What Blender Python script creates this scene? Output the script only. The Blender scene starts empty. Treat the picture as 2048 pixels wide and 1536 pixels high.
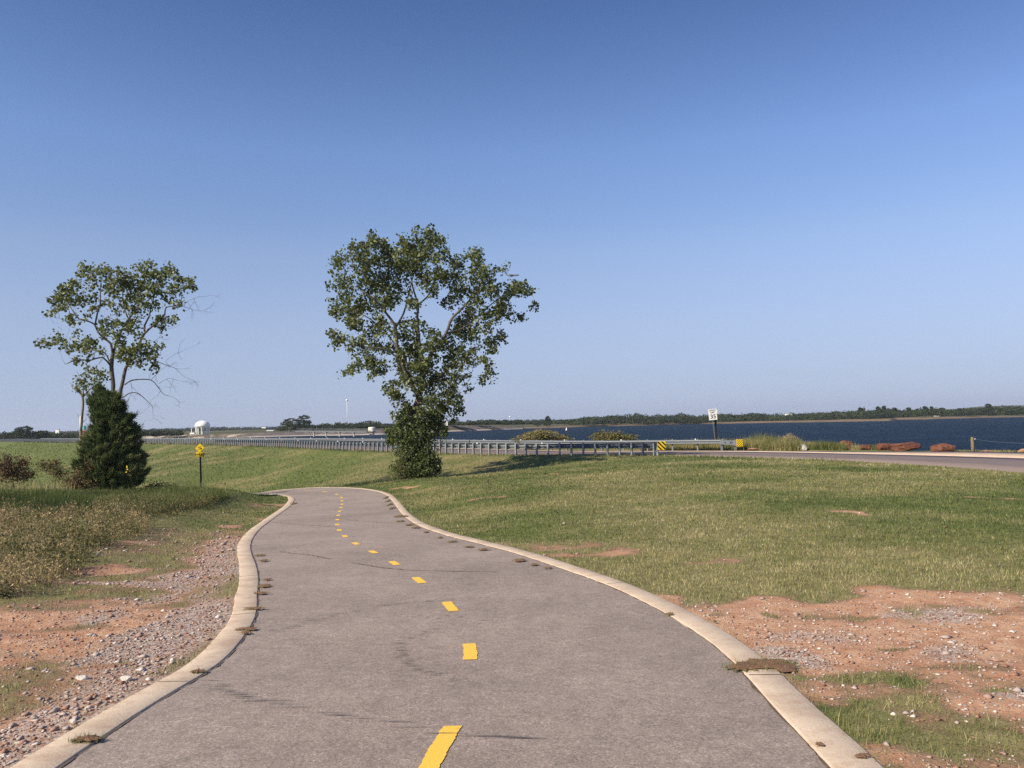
import bpy, bmesh, math, random
import numpy as np
from mathutils import Vector, Matrix
rng = np.random.default_rng(7); random.seed(7)
sc = bpy.context.scene
C = sc.collection
R_ = math.radians

# ------------------------------------------------------------------ camera
FPX = 1600.0
PITCH, ROLL = R_(2.74), R_(-1.32)
EYE = 1.65
cam_d = bpy.data.cameras.new('camera'); cam = bpy.data.objects.new('camera', cam_d); C.objects.link(cam)
cam_d.sensor_width = 36; cam_d.lens = 36 * FPX / 2048; cam_d.clip_start = 0.1; cam_d.clip_end = 12000
camM = Matrix.Rotation(math.pi / 2 + PITCH, 4, 'X') @ Matrix.Rotation(ROLL, 4, 'Z')
cam.matrix_world = Matrix.Translation((0, 0, EYE)) @ camM
sc.camera = cam
sc.render.resolution_x = 1024; sc.render.resolution_y = 768
CR = np.array(camM.to_3x3())
# ------------------------------------------------------------------ world, sun, exposure
SUN_AZ, SUN_EL = R_(235), R_(35)      # azimuth clockwise from +Y
w = bpy.data.worlds.new('World'); sc.world = w; w.use_nodes = True
nt = w.node_tree; bg = nt.nodes['Background']
sky = nt.nodes.new('ShaderNodeTexSky'); sky.sky_type = 'NISHITA'; sky.sun_disc = False
sky.sun_elevation = SUN_EL; sky.sun_rotation = SUN_AZ
sky.air_density = 1.0; sky.dust_density = 0.3; sky.ozone_density = 6.0; sky.altitude = 0
_g = nt.nodes.new('ShaderNodeTexCoord'); _s = nt.nodes.new('ShaderNodeSeparateXYZ'); _r = nt.nodes.new('ShaderNodeValToRGB'); _m = nt.nodes.new('ShaderNodeMix'); _m.data_type = 'RGBA'; _m.blend_type = 'MULTIPLY'; _m.inputs[0].default_value = 1
while len(_r.color_ramp.elements) < 7: _r.color_ramp.elements.new(.5)
for _e, (_p, _c) in zip(_r.color_ramp.elements, [(0, (.56, .50, .60)), (.05, (.60, .515, .585)), (.12, (.78, .61, .62)), (.21, (.90, .72, .69)), (.322, (.86, .76, .79)), (.47, (.54, .545, .645)), (1, (.50, .50, .60))]): _e.position = _p; _e.color = (*_c, 1)
nt.links.new(_g.outputs['Generated'], _s.inputs[0]); nt.links.new(_s.outputs[2], _r.inputs[0]); nt.links.new(sky.outputs[0], _m.inputs[6]); nt.links.new(_r.outputs[0], _m.inputs[7])
_h = nt.nodes.new('ShaderNodeMix'); _h.data_type = 'RGBA'; _h.inputs[7].default_value = (2.05, 2.58, 3.75, 1); _q = nt.nodes.new('ShaderNodeMapRange'); _q.inputs[1].default_value = 0; _q.inputs[2].default_value = .24; _q.inputs[3].default_value = .8; _q.inputs[4].default_value = 0
nt.links.new(_s.outputs[2], _q.inputs[0]); nt.links.new(_q.outputs[0], _h.inputs[0]); nt.links.new(_m.outputs[2], _h.inputs[6])
nt.links.new(_h.outputs[2], bg.inputs[0]); bg.inputs[1].default_value = 0.14
sl = bpy.data.lights.new('sun', 'SUN'); sl.energy = 5.0; sl.angle = R_(0.53); sl.color = (1.0, 0.88, 0.68)
so = bpy.data.objects.new('sun', sl); C.objects.link(so)
sdir = Vector((math.sin(SUN_AZ) * math.cos(SUN_EL), math.cos(SUN_AZ) * math.cos(SUN_EL), math.sin(SUN_EL)))
so.rotation_euler = sdir.to_track_quat('Z', 'Y').to_euler()
so.location = (-20, -20, 30)
sc.view_settings.view_transform = 'Standard'; sc.view_settings.look = 'None'
sc.view_settings.gamma = 1; sc.view_settings.exposure = 0.5
sc.cycles.use_denoising = False
sc.cycles.max_bounces = 6; sc.cycles.transparent_max_bounces = 8
try: sc.cycles.volume_bounces = 0
except Exception: pass

# ------------------------------------------------------------------ helpers
def ray(px, py):
    d = CR @ np.array([(px - 1024) / FPX, -(py - 768) / FPX, -1.0]); return d / d[1]
def at(px, py, Y):
    d = ray(px, py); return Vector((d[0] * Y, Y, EYE + d[2] * Y))
def pln(px, py, z):
    d = ray(px, py); t = (z - EYE) / d[2]; return Vector((d[0] * t, t, z))

def tag(o, label=None, cat=None, group=None, kind=None):
    if label: o['label'] = label
    if cat: o['category'] = cat
    if group: o['group'] = group
    if kind: o['kind'] = kind
    return o
def empty(name, loc, label, cat, group=None, rz=0):
    o = bpy.data.objects.new(name, None); C.objects.link(o); o.location = loc; o.rotation_euler = (0, 0, rz)
    o.empty_display_size = .2
    return tag(o, label, cat, group)
def link(name, me, mat=None, parent=None):
    o = bpy.data.objects.new(name, me); C.objects.link(o)
    if mat is not None and not me.materials:
        for m in (mat if isinstance(mat, (list, tuple)) else [mat]): me.materials.append(m)
    if parent is not None: o.parent = parent
    return o
def npmesh(name, V, F, mat=None, parent=None, tint=None, smooth=False, world_parent=False, attrs=None):
    """V (n,3), F (m,k) -> one mesh object; tint per face"""
    V = np.asarray(V, dtype=np.float32); F = np.asarray(F, dtype=np.int32)
    if world_parent and parent is not None:
        V = V - np.array(parent.location, dtype=np.float32)
    me = bpy.data.meshes.new(name); k = F.shape[1]
    me.vertices.add(len(V)); me.vertices.foreach_set('co', V.ravel())
    me.loops.add(F.size); me.loops.foreach_set('vertex_index', F.ravel())
    me.polygons.add(len(F)); me.polygons.foreach_set('loop_start', np.arange(0, F.size, k, dtype=np.int32))
    try: me.polygons.foreach_set('loop_total', np.full(len(F), k, dtype=np.int32))
    except Exception: pass
    if smooth: me.polygons.foreach_set('use_smooth', np.ones(len(F), dtype=bool))
    me.update(calc_edges=True)
    if tint is not None:
        a = me.attributes.new('tint', 'FLOAT', 'FACE'); a.data.foreach_set('value', np.asarray(tint, dtype=np.float32))
    for n_, v_ in (attrs or {}).items():
        a = me.attributes.new(n_, 'FLOAT', 'POINT'); a.data.foreach_set('value', np.asarray(v_, dtype=np.float32))
    return link(name, me, mat, parent)
class MB:
    def __init__(s): s.v = []; s.f = []
    def add(s, vs, fs):
        n = len(s.v); s.v += [tuple(v) for v in vs]; s.f += [tuple(i + n for i in f) for f in fs]; return s
    def box(s, c, d, rz=0, M=None):
        x, y, z = d[0] / 2, d[1] / 2, d[2] / 2
        vs = [Vector((a * x, b * y, e * z)) for e in (-1, 1) for a, b in ((-1, -1), (1, -1), (1, 1), (-1, 1))]
        m = Matrix.Rotation(rz, 3, 'Z') if M is None else M
        vs = [m @ v + Vector(c) for v in vs]
        return s.add(vs, [(3, 2, 1, 0), (4, 5, 6, 7), (0, 1, 5, 4), (1, 2, 6, 5), (2, 3, 7, 6), (3, 0, 4, 7)])
    def bar(s, p, q, wd, dp=None, up=(0, 0, 1)):
        p, q = Vector(p), Vector(q); t = (q - p); L = t.length; t.normalize()
        u = Vector(up); a = t.cross(u)
        if a.length < 1e-4: a = t.cross(Vector((1, 0, 0)))
        a.normalize(); b = a.cross(t)
        M = Matrix((a, t, b)).transposed()
        return s.box((p + q) / 2, (wd, L, dp or wd), M=M)
    def tube(s, pts, rad, n=8, cap=True):
        pts = [Vector(p) for p in pts]; rs = rad if isinstance(rad, (list, tuple)) else [rad] * len(pts)
        vs = []; fs = []
        for i, p in enumerate(pts):
            t = (pts[min(i + 1, len(pts) - 1)] - pts[max(i - 1, 0)]).normalized()
            a = t.orthogonal().normalized() if i == 0 else (a - t * a.dot(t)).normalized()
            b = t.cross(a)
            for k in range(n):
                an = 2 * math.pi * k / n
                vs.append(p + (a * math.cos(an) + b * math.sin(an)) * rs[i])
        for i in range(len(pts) - 1):
            for k in range(n):
                fs.append((i * n + k, i * n + (k + 1) % n, (i + 1) * n + (k + 1) % n, (i + 1) * n + k))
        if cap: fs.append(tuple(range(n))[::-1]); fs.append(tuple((len(pts) - 1) * n + k for k in range(n)))
        return s.add(vs, fs)
    def lathe(s, prof, c=(0, 0, 0), n=24):
        vs = []; fs = []
        for r, z in prof:
            for k in range(n):
                an = 2 * math.pi * k / n; vs.append((c[0] + r * math.cos(an), c[1] + r * math.sin(an), c[2] + z))
        for i in range(len(prof) - 1):
            for k in range(n):
                fs.append((i * n + k, i * n + (k + 1) % n, (i + 1) * n + (k + 1) % n, (i + 1) * n + k))
        return s.add(vs, fs)
    def build(s, name, mat, parent=None, smooth=False, bevel=0):
        me = bpy.data.meshes.new(name); me.from_pydata(s.v, [], s.f); me.update()
        if smooth: me.polygons.foreach_set('use_smooth', np.ones(len(me.polygons), dtype=bool))
        o = link(name, me, mat, parent)
        if bevel:
            m = o.modifiers.new('bevel', 'BEVEL'); m.width = bevel; m.segments = 2
        return o

# ------------------------------------------------------------------ materials
class NG:
    def __init__(s, name):
        s.m = bpy.data.materials.new(name); s.m.use_nodes = True; s.t = s.m.node_tree; s.b = s.t.nodes['Principled BSDF']; s.out = s.t.nodes['Material Output']
        s.tc = s.n('ShaderNodeTexCoord')
    def n(s, k, **kw):
        x = s.t.nodes.new(k)
        for a, b in kw.items(): setattr(x, a, b)
        return x
    def l(s, a, b): s.t.links.new(a, b)
    def noise(s, scale, detail=4, rough=.6, vec=None, dist=0):
        x = s.n('ShaderNodeTexNoise'); x.inputs['Scale'].default_value = scale; x.inputs['Detail'].default_value = detail
        x.inputs['Roughness'].default_value = rough; x.inputs['Distortion'].default_value = dist
        s.l(vec or s.tc.outputs['Object'], x.inputs['Vector']); return x.outputs['Fac']
    def stretch(s, sx, sy, sz, rz=0):
        x = s.n('ShaderNodeMapping'); x.inputs['Scale'].default_value = (sx, sy, sz); x.inputs['Rotation'].default_value = (0, 0, rz)
        s.l(s.tc.outputs['Object'], x.inputs['Vector']); return x.outputs[0]
    def attr(s, name):
        x = s.n('ShaderNodeAttribute'); x.attribute_name = name; return x.outputs['Fac']
    def ramp(s, fac, stops, interp='LINEAR'):
        x = s.n('ShaderNodeValToRGB'); cr = x.color_ramp; cr.interpolation = interp
        while len(cr.elements) < len(stops): cr.elements.new(.5)
        for e, (p, c) in zip(cr.elements, stops):
            e.position = p; e.color = (*(c if len(c) == 3 else c[:3]), 1) if not isinstance(c, (int, float)) else (c, c, c, 1)
        s.l(fac, x.inputs[0]); return x.outputs[0]
    def mapr(s, fac, a, b, c=0, d=1):
        x = s.n('ShaderNodeMapRange'); s.l(fac, x.inputs[0])
        for i, v in enumerate((a, b, c, d)): x.inputs[1 + i].default_value = v
        return x.outputs[0]
    def mix(s, fac, a, b, mode='MIX'):
        x = s.n('ShaderNodeMix', data_type='RGBA', blend_type=mode)
        if isinstance(fac, (int, float)): x.inputs[0].default_value = fac
        else: s.l(fac, x.inputs[0])
        for i, v in ((6, a), (7, b)):
            if isinstance(v, tuple): x.inputs[i].default_value = (*v, 1)
            else: s.l(v, x.inputs[i])
        return x.outputs[2]
    def math(s, op, a, b=0.0):
        x = s.n('ShaderNodeMath', operation=op)
        for i, v in enumerate((a, b)):
            if isinstance(v, (int, float)): x.inputs[i].default_value = v
            else: s.l(v, x.inputs[i])
        return x.outputs[0]
    def bump(s, h, dist, strength=1):
        x = s.n('ShaderNodeBump'); x.inputs['Distance'].default_value = dist; x.inputs['Strength'].default_value = strength
        s.l(h, x.inputs['Height']); s.l(x.outputs[0], s.b.inputs['Normal']); return x
    def fin(s, col, rough=.9, spec=.3, metal=0):
        if isinstance(col, tuple): s.b.inputs['Base Color'].default_value = (*col, 1)
        else: s.l(col, s.b.inputs['Base Color'])
        s.b.inputs['Roughness'].default_value = rough; s.b.inputs['Specular IOR Level'].default_value = spec; s.b.inputs['Metallic'].default_value = metal
        return s.m
def pm(name, c1, c2, scale=5, rough=.8, bump=0, spec=.3, metal=0, detail=5):
    g = NG(name); f = g.noise(scale, detail)
    col = g.ramp(f, [(.3, c1), (.7, c2)])
    if bump: g.bump(f, bump)
    return g.fin(col, rough, spec, metal)
def leafmat(name, stops, trans=.25, rough=.5, spec=.35):
    g = NG(name); t = g.attr('tint')
    nz = g.noise(1.3, 2); tt = g.math('ADD', t, g.math('MULTIPLY', g.math('SUBTRACT', nz, .5), .5))
    col = g.ramp(tt, stops); g.fin(col, rough, spec)
    tr = g.n('ShaderNodeBsdfTranslucent'); g.l(col, tr.inputs[0])
    mx = g.n('ShaderNodeMixShader'); mx.inputs[0].default_value = trans
    g.l(g.b.outputs[0], mx.inputs[1]); g.l(tr.outputs[0], mx.inputs[2]); g.l(mx.outputs[0], g.out.inputs[0])
    return g.m

# ground: attributes cov (grass), grav (gravel), dry (straw), rip
g = NG('ground')
cov, grav, dry, rip = g.attr('cov'), g.attr('grav'), g.attr('dry'), g.attr('rip')
n1 = g.noise(.9, 5); n2 = g.noise(7, 4, .65); n3 = g.noise(45, 3, .7); n4 = g.noise(2.2, 4)
n5 = g.noise(1.0, 3, .6, vec=g.stretch(.35, 1.6, 1))
soil = g.ramp(n2, [(.25, (.31, .15, .085)), (.45, (.46, .255, .15)), (.6, (.56, .36, .235)), (.8, (.64, .46, .33))])
soil = g.mix(g.mapr(n3, .4, .8), soil, (.34, .20, .14)); soil = g.mix(g.mapr(n1, .5, .7, 0, .6), soil, (.34, .15, .085))
green = g.ramp(n2, [(.2, (.060, .078, .022)), (.5, (.11, .135, .040)), (.8, (.175, .19, .065))])
straw = g.ramp(n2, [(.2, (.115, .095, .042)), (.5, (.20, .175, .08)), (.8, (.30, .26, .13))])
dd = g.mapr(g.math('ADD', g.math('ADD', dry, g.math('MULTIPLY', g.math('SUBTRACT', n5, .5), .9)), g.math('MULTIPLY', g.math('SUBTRACT', n4, .5), .9)), .2, .95)
grass = g.mix(dd, green, straw)
cc = g.mapr(g.math('ADD', g.math('ADD', cov, g.math('MULTIPLY', g.math('SUBTRACT', n2, .5), .55)), g.math('MULTIPLY', g.math('SUBTRACT', n3, .5), .4)), .42, .58)
vor = g.n('ShaderNodeTexVoronoi'); vor.inputs['Scale'].default_value = 42; g.l(g.tc.outputs['Object'], vor.inputs['Vector'])
stone = g.ramp(vor.outputs['Color'], [(.1, (.26, .15, .11)), (.35, (.36, .29, .25)), (.6, (.44, .36, .31)), (.9, (.62, .54, .48))], 'CONSTANT')
gg = g.mapr(g.math('ADD', grav, g.math('MULTIPLY', g.math('SUBTRACT', n3, .5), .8)), .4, .6)
soil2 = g.mix(gg, soil, stone)
thf = g.math('MULTIPLY', g.mapr(g.math('ADD', cov, g.math('MULTIPLY', g.math('SUBTRACT', n2, .5), .9)), .16, .42), g.mapr(grav, .35, .7, .85, .25))
thatch = g.ramp(n3, [(.3, (.115, .070, .042)), (.5, (.19, .13, .08)), (.7, (.28, .21, .13))])
soil2 = g.mix(thf, soil2, thatch)
base = g.mix(cc, soil2, grass)
vor2 = g.n('ShaderNodeTexVoronoi'); vor2.inputs['Scale'].default_value = 1.6; g.l(g.tc.outputs['Object'], vor2.inputs['Vector'])
ripc = g.ramp(vor2.outputs['Color'], [(.1, (.22, .16, .12)), (.5, (.33, .27, .22)), (.9, (.48, .42, .36))])
base = g.mix(rip, base, ripc)
g.bump(g.math('ADD', g.math('MULTIPLY', n2, .5), g.math('MULTIPLY', n3, .35)), .035)
M_ground = g.fin(base, .95, .15)

g = NG('asphalt')
a1 = g.noise(62, 3, .85); a2 = g.noise(260, 2, .8); a3 = g.noise(.55, 5, .6); a4 = g.noise(4.5, 5, .7)
sp = g.ramp(a1, [(.33, (.10, .078, .067)), (.44, (.24, .19, .163)), (.56, (.325, .262, .226)), (.67, (.58, .495, .435))])
sp = g.mix(.38, sp, g.ramp(a2, [(.36, (.10, .08, .07)), (.5, (.265, .218, .19)), (.66, (.56, .485, .43))]))
sp = g.mix(1, sp, g.ramp(a3, [(.3, .90), (.7, 1.2)]), 'MULTIPLY')
sp = g.mix(1, sp, g.ramp(a4, [(.3, .84), (.7, 1.10)]), 'MULTIPLY'); a5 = g.noise(16, 4, .75); sp = g.mix(1, sp, g.ramp(a5, [(.3, .82), (.7, 1.14)]), 'MULTIPLY'); sp = g.mix(g.mapr(g.noise(1.7, 5, .7), .58, .72, 0, .35), sp, (.19, .135, .105))
g.bump(g.math('ADD', a1, g.math('MULTIPLY', a2, .6)), .003)
M_asph = g.fin(sp, .85, .25)
g = NG('road_asphalt'); a1 = g.noise(9, 4, .8); a3 = g.noise(.5, 4)
sp = g.ramp(a1, [(.3, (.15, .118, .11)), (.7, (.225, .18, .168))]); sp = g.mix(1, sp, g.ramp(a3, [(.3, .9), (.7, 1.08)]), 'MULTIPLY')
M_road = g.fin(sp, .9, .2)
g = NG('kerb_concrete'); a1 = g.noise(60, 4, .7); a2 = g.noise(2.5, 5, .65); a3 = g.noise(9, 4, .6)
k_ = g.ramp(a2, [(.3, (.43, .33, .25)), (.55, (.57, .46, .355)), (.8, (.62, .52, .41))])
k_ = g.mix(1, k_, g.ramp(a1, [(.3, .86), (.7, 1.08)]), 'MULTIPLY'); k_ = g.mix(g.mapr(a3, .54, .75, 0, .6), k_, (.38, .25, .17))
g.bump(a1, .003); M_kerb = g.fin(k_, .9, .2)
M_joint = pm('joint_dirt', (.06, .045, .036), (.17, .12, .09), 30, .95)
g = NG('yellow_paint'); a1 = g.noise(90, 4, .7); a2 = g.noise(14, 4, .7)
y_ = g.ramp(a1, [(.3, (.74, .44, .05)), (.7, (.88, .57, .10))]); y_ = g.mix(g.mapr(a2, .62, .72, 0, .5), y_, (.35, .25, .13)); g.bump(a1, .002)
M_yel = g.fin(y_, .75, .3)
g = NG('tyre_mark'); a1 = g.noise(140, 2, .8)
M_mark = g.fin(g.ramp(a1, [(.3, (.07, .06, .057)), (.7, (.165, .145, .137))]), .9, .2)
g = NG('lake_water'); st = g.stretch(1, 1, 1, .5)
wv1 = g.noise(.55, 5, .62, vec=g.stretch(.55, 1.3, 1, .5)); wv2 = g.noise(2.6, 3, .6, vec=g.stretch(.6, 1.2, 1, .4))
h = g.math('ADD', wv1, g.math('MULTIPLY', wv2, .22)); g.bump(h, 1.6, 1)
wc0 = g.noise(.35, 6, .7, vec=g.stretch(.35, 1.6, 1, .3))
cap_ = g.mapr(g.noise(.9, 5, .75, vec=g.stretch(.5, 1.5, 1, .5)), .745, .765)
wc = g.mix(cap_, g.ramp(g.noise(.02, 4, .6), [(.3, (.008, .020, .040)), (.7, (.012, .028, .052))]), (.55, .58, .62)); wc = g.mix(1, wc, g.ramp(wc0, [(.35, .55), (.65, 1.5)]), 'MULTIPLY')
M_water = g.fin(wc, .5, .05); g.b.inputs['IOR'].default_value = 1.33
M_metal = pm('galvanised_steel', (.19, .215, .24), (.27, .30, .33), 12, .55, 0, .4, .2)
M_metald = pm('weathered_steel', (.13, .145, .16), (.20, .22, .24), 12, .6, 0, .4, .2)
M_black = pm('black_paint', (.012, .012, .013), (.022, .021, .02), 20, .5)
M_white = pm('white_paint', (.74, .74, .72), (.84, .84, .82), 4, .5)
M_signw = pm('white_sheeting', (.72, .72, .70), (.80, .80, .78), 15, .4)
M_yelsign = pm('yellow_sheeting', (.80, .54, .01), (.86, .60, .02), 10, .45)
M_refl = pm('reflector', (.85, .85, .83), (.9, .9, .9), 10, .3)
M_conc = pm('concrete', (.50, .44, .36), (.66, .60, .52), 2, .85, .01)
M_cream = pm('cream_paint', (.72, .68, .56), (.82, .79, .69), 1.5, .7)
M_teal = pm('teal_paint', (.18, .52, .48), (.26, .62, .57), 1.5, .5)
M_brick = pm('red_brick', (.30, .12, .08), (.42, .20, .13), 3, .8)
M_wood = pm('weathered_post_wood', (.13, .105, .05), (.23, .185, .10), 18, .9, .01)
M_plane = pm('aircraft_grey', (.15, .165, .21), (.19, .205, .25), 2, .6)
M_glass = pm('dark_glass', (.02, .025, .03), (.04, .045, .05), 4, .15, 0, .6)
g = NG('red_rock'); a1 = g.noise(5, 6, .65); a2 = g.noise(3, 4, .6, vec=g.stretch(1, 1, 5))
rk = g.ramp(a1, [(.3, (.09, .036, .025)), (.55, (.185, .078, .052)), (.75, (.29, .15, .105))]); rk = g.mix(1, rk, g.ramp(a2, [(.35, .72), (.65, 1.1)]), 'MULTIPLY')
g.bump(g.math('ADD', a1, a2), .05); M_rock = g.fin(rk, .9, .2)
M_rockw = pm('pale_rock', (.46, .42, .38), (.66, .62, .57), 5, .9, .05)
M_rocko = pm('orange_rock', (.32, .16, .10), (.45, .26, .18), 5, .9, .04)
g = NG('bark'); a1 = g.noise(9, 5, .7, vec=g.stretch(4, 4, .8)); g.bump(a1, .03)
M_bark = g.fin(g.ramp(a1, [(.3, (.06, .048, .04)), (.6, (.155, .135, .115)), (.8, (.26, .235, .205))]), .9, .15)
g = NG('pale_bark'); a1 = g.noise(9, 5, .7, vec=g.stretch(4, 4, .8)); g.bump(a1, .02)
M_barkp = g.fin(g.ramp(a1, [(.3, (.16, .13, .10)), (.6, (.28, .24, .20)), (.8, (.38, .34, .30))]), .9, .15)
M_bare = pm('stripped_wood', (.62, .55, .46), (.76, .70, .62), 6, .8, .01)
M_leaf = leafmat('cottonwood_leaf', [(0, (.045, .062, .020)), (.35, (.10, .128, .040)), (.65, (.20, .225, .08)), (1, (.36, .37, .18))], .44, .45, .4)
M_leafd = leafmat('shrub_leaf', [(0, (.045, .062, .020)), (.4, (.09, .125, .038)), (.7, (.155, .185, .062)), (1, (.28, .29, .13))], .34, .5)
M_cedar = leafmat('cedar_foliage', [(0, (.035, .055, .022)), (.4, (.09, .125, .045)), (.75, (.17, .205, .08)), (1, (.27, .23, .12))], .22, .75, .15)
M_russet = leafmat('russet_leaf', [(0, (.06, .035, .024)), (.4, (.15, .085, .055)), (.7, (.19, .14, .07)), (1, (.10, .14, .05))], .2, .7, .2)
M_grass = leafmat('grass_blade', [(0, (.05, .072, .020)), (.3, (.112, .145, .042)), (.5, (.19, .215, .070)), (.72, (.30, .285, .12)), (1, (.56, .49, .27))], .38, .6, .25)
M_weed = leafmat('dry_weed', [(0, (.06, .075, .026)), (.3, (.16, .155, .065)), (.6, (.34, .265, .145)), (.85, (.48, .355, .215)), (1, (.64, .48, .32))], .2, .8, .15)
M_reed = leafmat('reed', [(0, (.08, .10, .03)), (.4, (.19, .20, .07)), (.7, (.33, .28, .13)), (1, (.48, .38, .22))], .25, .7, .2)
M_far = leafmat('far_tree_leaf', [(0, (.018, .028, .014)), (.4, (.032, .048, .022)), (.7, (.055, .075, .032)), (1, (.10, .11, .05))], .12, .8, .15)
M_farbr = leafmat('olive_bush_leaf', [(0, (.09, .095, .035)), (.4, (.18, .17, .065)), (.7, (.27, .23, .10)), (1, (.36, .26, .14))], .2, .8, .2)
M_yflower = pm('yellow_petal', (.7, .5, .02), (.85, .62, .04), 10, .6)
g = NG('pebbles'); t_ = g.attr('tint'); g.fin(g.ramp(t_, [(0, (.20, .10, .075)), (.25, (.34, .19, .13)), (.5, (.34, .29, .265)), (.75, (.46, .39, .35)), (1, (.78, .71, .64))]), .8, .3); M_peb = g.m
g = NG('riprap_stone'); v = g.n('ShaderNodeTexVoronoi'); v.inputs['Scale'].default_value = .45; g.l(g.tc.outputs['Object'], v.inputs['Vector'])
rr = g.ramp(v.outputs['Color'], [(.1, (.085, .072, .066)), (.5, (.125, .108, .10)), (.9, (.18, .158, .146))]); band = g.attr('band')
rr = g.mix(g.mapr(g.noise(.05, 3), .55, .7), rr, (.11, .09, .055)); rr = g.mix(band, rr, (.40, .35, .31))
v3 = g.n('ShaderNodeTexVoronoi'); v3.inputs['Scale'].default_value = .3; g.l(g.tc.outputs['Object'], v3.inputs['Vector'])
rr = g.mix(g.attr('pale'), rr, g.ramp(v3.outputs['Color'], [(.3, (.10, .085, .05)), (.6, (.17, .145, .105)), (.8, (.45, .38, .31))]))
M_rip = g.fin(rr, .9, .15)
g = NG('shore_earth'); a1 = g.noise(.12, 5, .65, vec=g.stretch(.6, 1, 3)); a2 = g.noise(.8, 4)
se = g.ramp(a1, [(.3, (.12, .07, .045)), (.5, (.17, .115, .08)), (.7, (.24, .18, .13))]); se = g.mix(g.mapr(a2, .5, .7), se, (.18, .19, .075))
M_bank = g.fin(se, .95, .1)
g = NG('far_field'); a1 = g.noise(.01, 5, .65); M_field = g.fin(g.ramp(a1, [(.35, (.05, .06, .028)), (.6, (.12, .11, .055)), (.75, (.17, .14, .085))]), .95, .1)
g = NG('gravel_shoulder'); a1 = g.noise(22, 3, .8); a2 = g.noise(1.2, 4); sh = g.ramp(a1, [(.3, (.38, .28, .21)), (.7, (.58, .46, .37))]); sh = g.mix(1, sh, g.ramp(a2, [(.3, .88), (.7, 1.1)]), 'MULTIPLY'); g.bump(a1, .02); M_shoulder = g.fin(sh, .95, .15)

# ------------------------------------------------------------------ path centre line and road line
def catmull(P, step=.25):
    P = np.array(P, float); P = np.vstack([2 * P[0] - P[1], P, 2 * P[-1] - P[-2]]); out = []
    for i in range(1, len(P) - 2):
        n = max(2, int(np.linalg.norm(P[i + 1] - P[i]) / step)); t = np.linspace(0, 1, n, endpoint=False)[:, None]
        p0, p1, p2, p3 = P[i - 1], P[i], P[i + 1], P[i + 2]
        out.append(.5 * (2 * p1 + (p2 - p0) * t + (2 * p0 - 5 * p1 + 4 * p2 - p3) * t ** 2 + (3 * p1 - p0 - 3 * p2 + p3) * t ** 3))
    out.append(P[-2][None]); return np.vstack(out)
PC = catmull([(-.35, -8, 1.62), (-.38, -2, 1.62), (-.41, 3, 1.62), (-.40, 4.4, 1.64), (-.36, 6.1, 1.72), (-.66, 7.93, 1.79), (-1.18, 9.71, 1.87), (-1.74, 11.47, 1.96), (-2.35, 13.22, 2.07),
      (-2.98, 14.96, 2.18), (-3.55, 16.73, 2.28), (-4.05, 18.51, 2.38), (-4.49, 20.31, 2.47), (-4.88, 22.12, 2.56), (-5.25, 23.93, 2.64), (-5.6, 25.75, 2.71), (-5.95, 27.57, 2.78),
      (-6.3, 29.39, 2.84), (-6.7, 31.2, 2.88), (-7.12, 33.0, 2.91), (-7.75, 34.75, 2.92), (-8.75, 36.4, 2.93), (-10.1, 37.8, 2.98), (-11.9, 38.9, 3.1), (-14, 39.8, 3.35), (-18, 41.5, 4.0), (-24, 44, 5.0), (-34, 49, 6.2), (-50, 58, 7.2)], .12)
RL = catmull([(19.5, -60), (19.4, -20), (19.2, 5), (18.6, 18), (17.7, 27.7), (16.1, 35.5), (12.4, 42.2), (8.3, 47.6), (4.6, 50), (1.15, 51.9), (-2.2, 55), (-5.5, 59), (-10, 65), (-14.2, 71), (-20.4, 80.5), (-27.5, 91.5),
      (-37, 105), (-48, 119), (-61, 134), (-74, 149), (-88, 163), (-112, 190), (-147, 229), (-190, 275), (-300, 390), (-500, 600)], 1.0)
def nearest(XY, L, chunk=20000):
    """nearest point index, signed offset (right of travel positive) and distance"""
    A = L[:-1, :2]; B = L[1:, :2]; T = B - A; tl = (T ** 2).sum(1)
    idx = np.empty(len(XY), int); sd = np.empty(len(XY)); tt = np.empty(len(XY))
    for s in range(0, len(XY), chunk):
        P = XY[s:s + chunk]
        d0 = ((P[:, None, :] - A[None, ::4]) ** 2).sum(2); c = d0.argmin(1) * 4
        k = np.clip(c[:, None] + np.arange(-6, 7)[None], 0, len(A) - 1)
        a, t = A[k], T[k]; u = np.clip(((P[:, None] - a) * t).sum(2) / tl[k], 0, 1)
        q = a + u[..., None] * t; d = ((P[:, None] - q) ** 2).sum(2); j = d.argmin(1); r = np.arange(len(P))
        kk = k[r, j]; idx[s:s + chunk] = kk; tt[s:s + chunk] = u[r, j]
        cr = T[kk, 0] * (P[:, 1] - A[kk, 1]) - T[kk, 1] * (P[:, 0] - A[kk, 0])
        sd[s:s + chunk] = -np.sign(cr) * np.sqrt(d[r, j])
    return idx, tt, sd
def warp(XY):
    r = np.hypot(XY[:, 0], XY[:, 1]) + 1e-6; k = np.log1p(r / 8) / r; return XY * k[:, None]
CT = [(-.4, -20, 1.62)]
for x in (-30, -12, -5, 0, 5, 12): CT += [(x, -15, 1.62), (x, 0, 1.62)]
CT += [(-12, 4, 1.62), (-5, 4.5, 1.64), (4, 4.5, 1.66), (9, 5, 1.68), (15, 5, 1.8)]
for i in range(60, len(PC), 14):
    if PC[i, 1] < 36.8:
        t = PC[min(i + 1, len(PC) - 1), :2] - PC[i - 1, :2]; t /= np.linalg.norm(t); nn = np.array([t[1], -t[0]])
        for o in (-2.1, 2.1): CT.append((*(PC[i, :2] + nn * o), PC[i, 2]))
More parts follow.
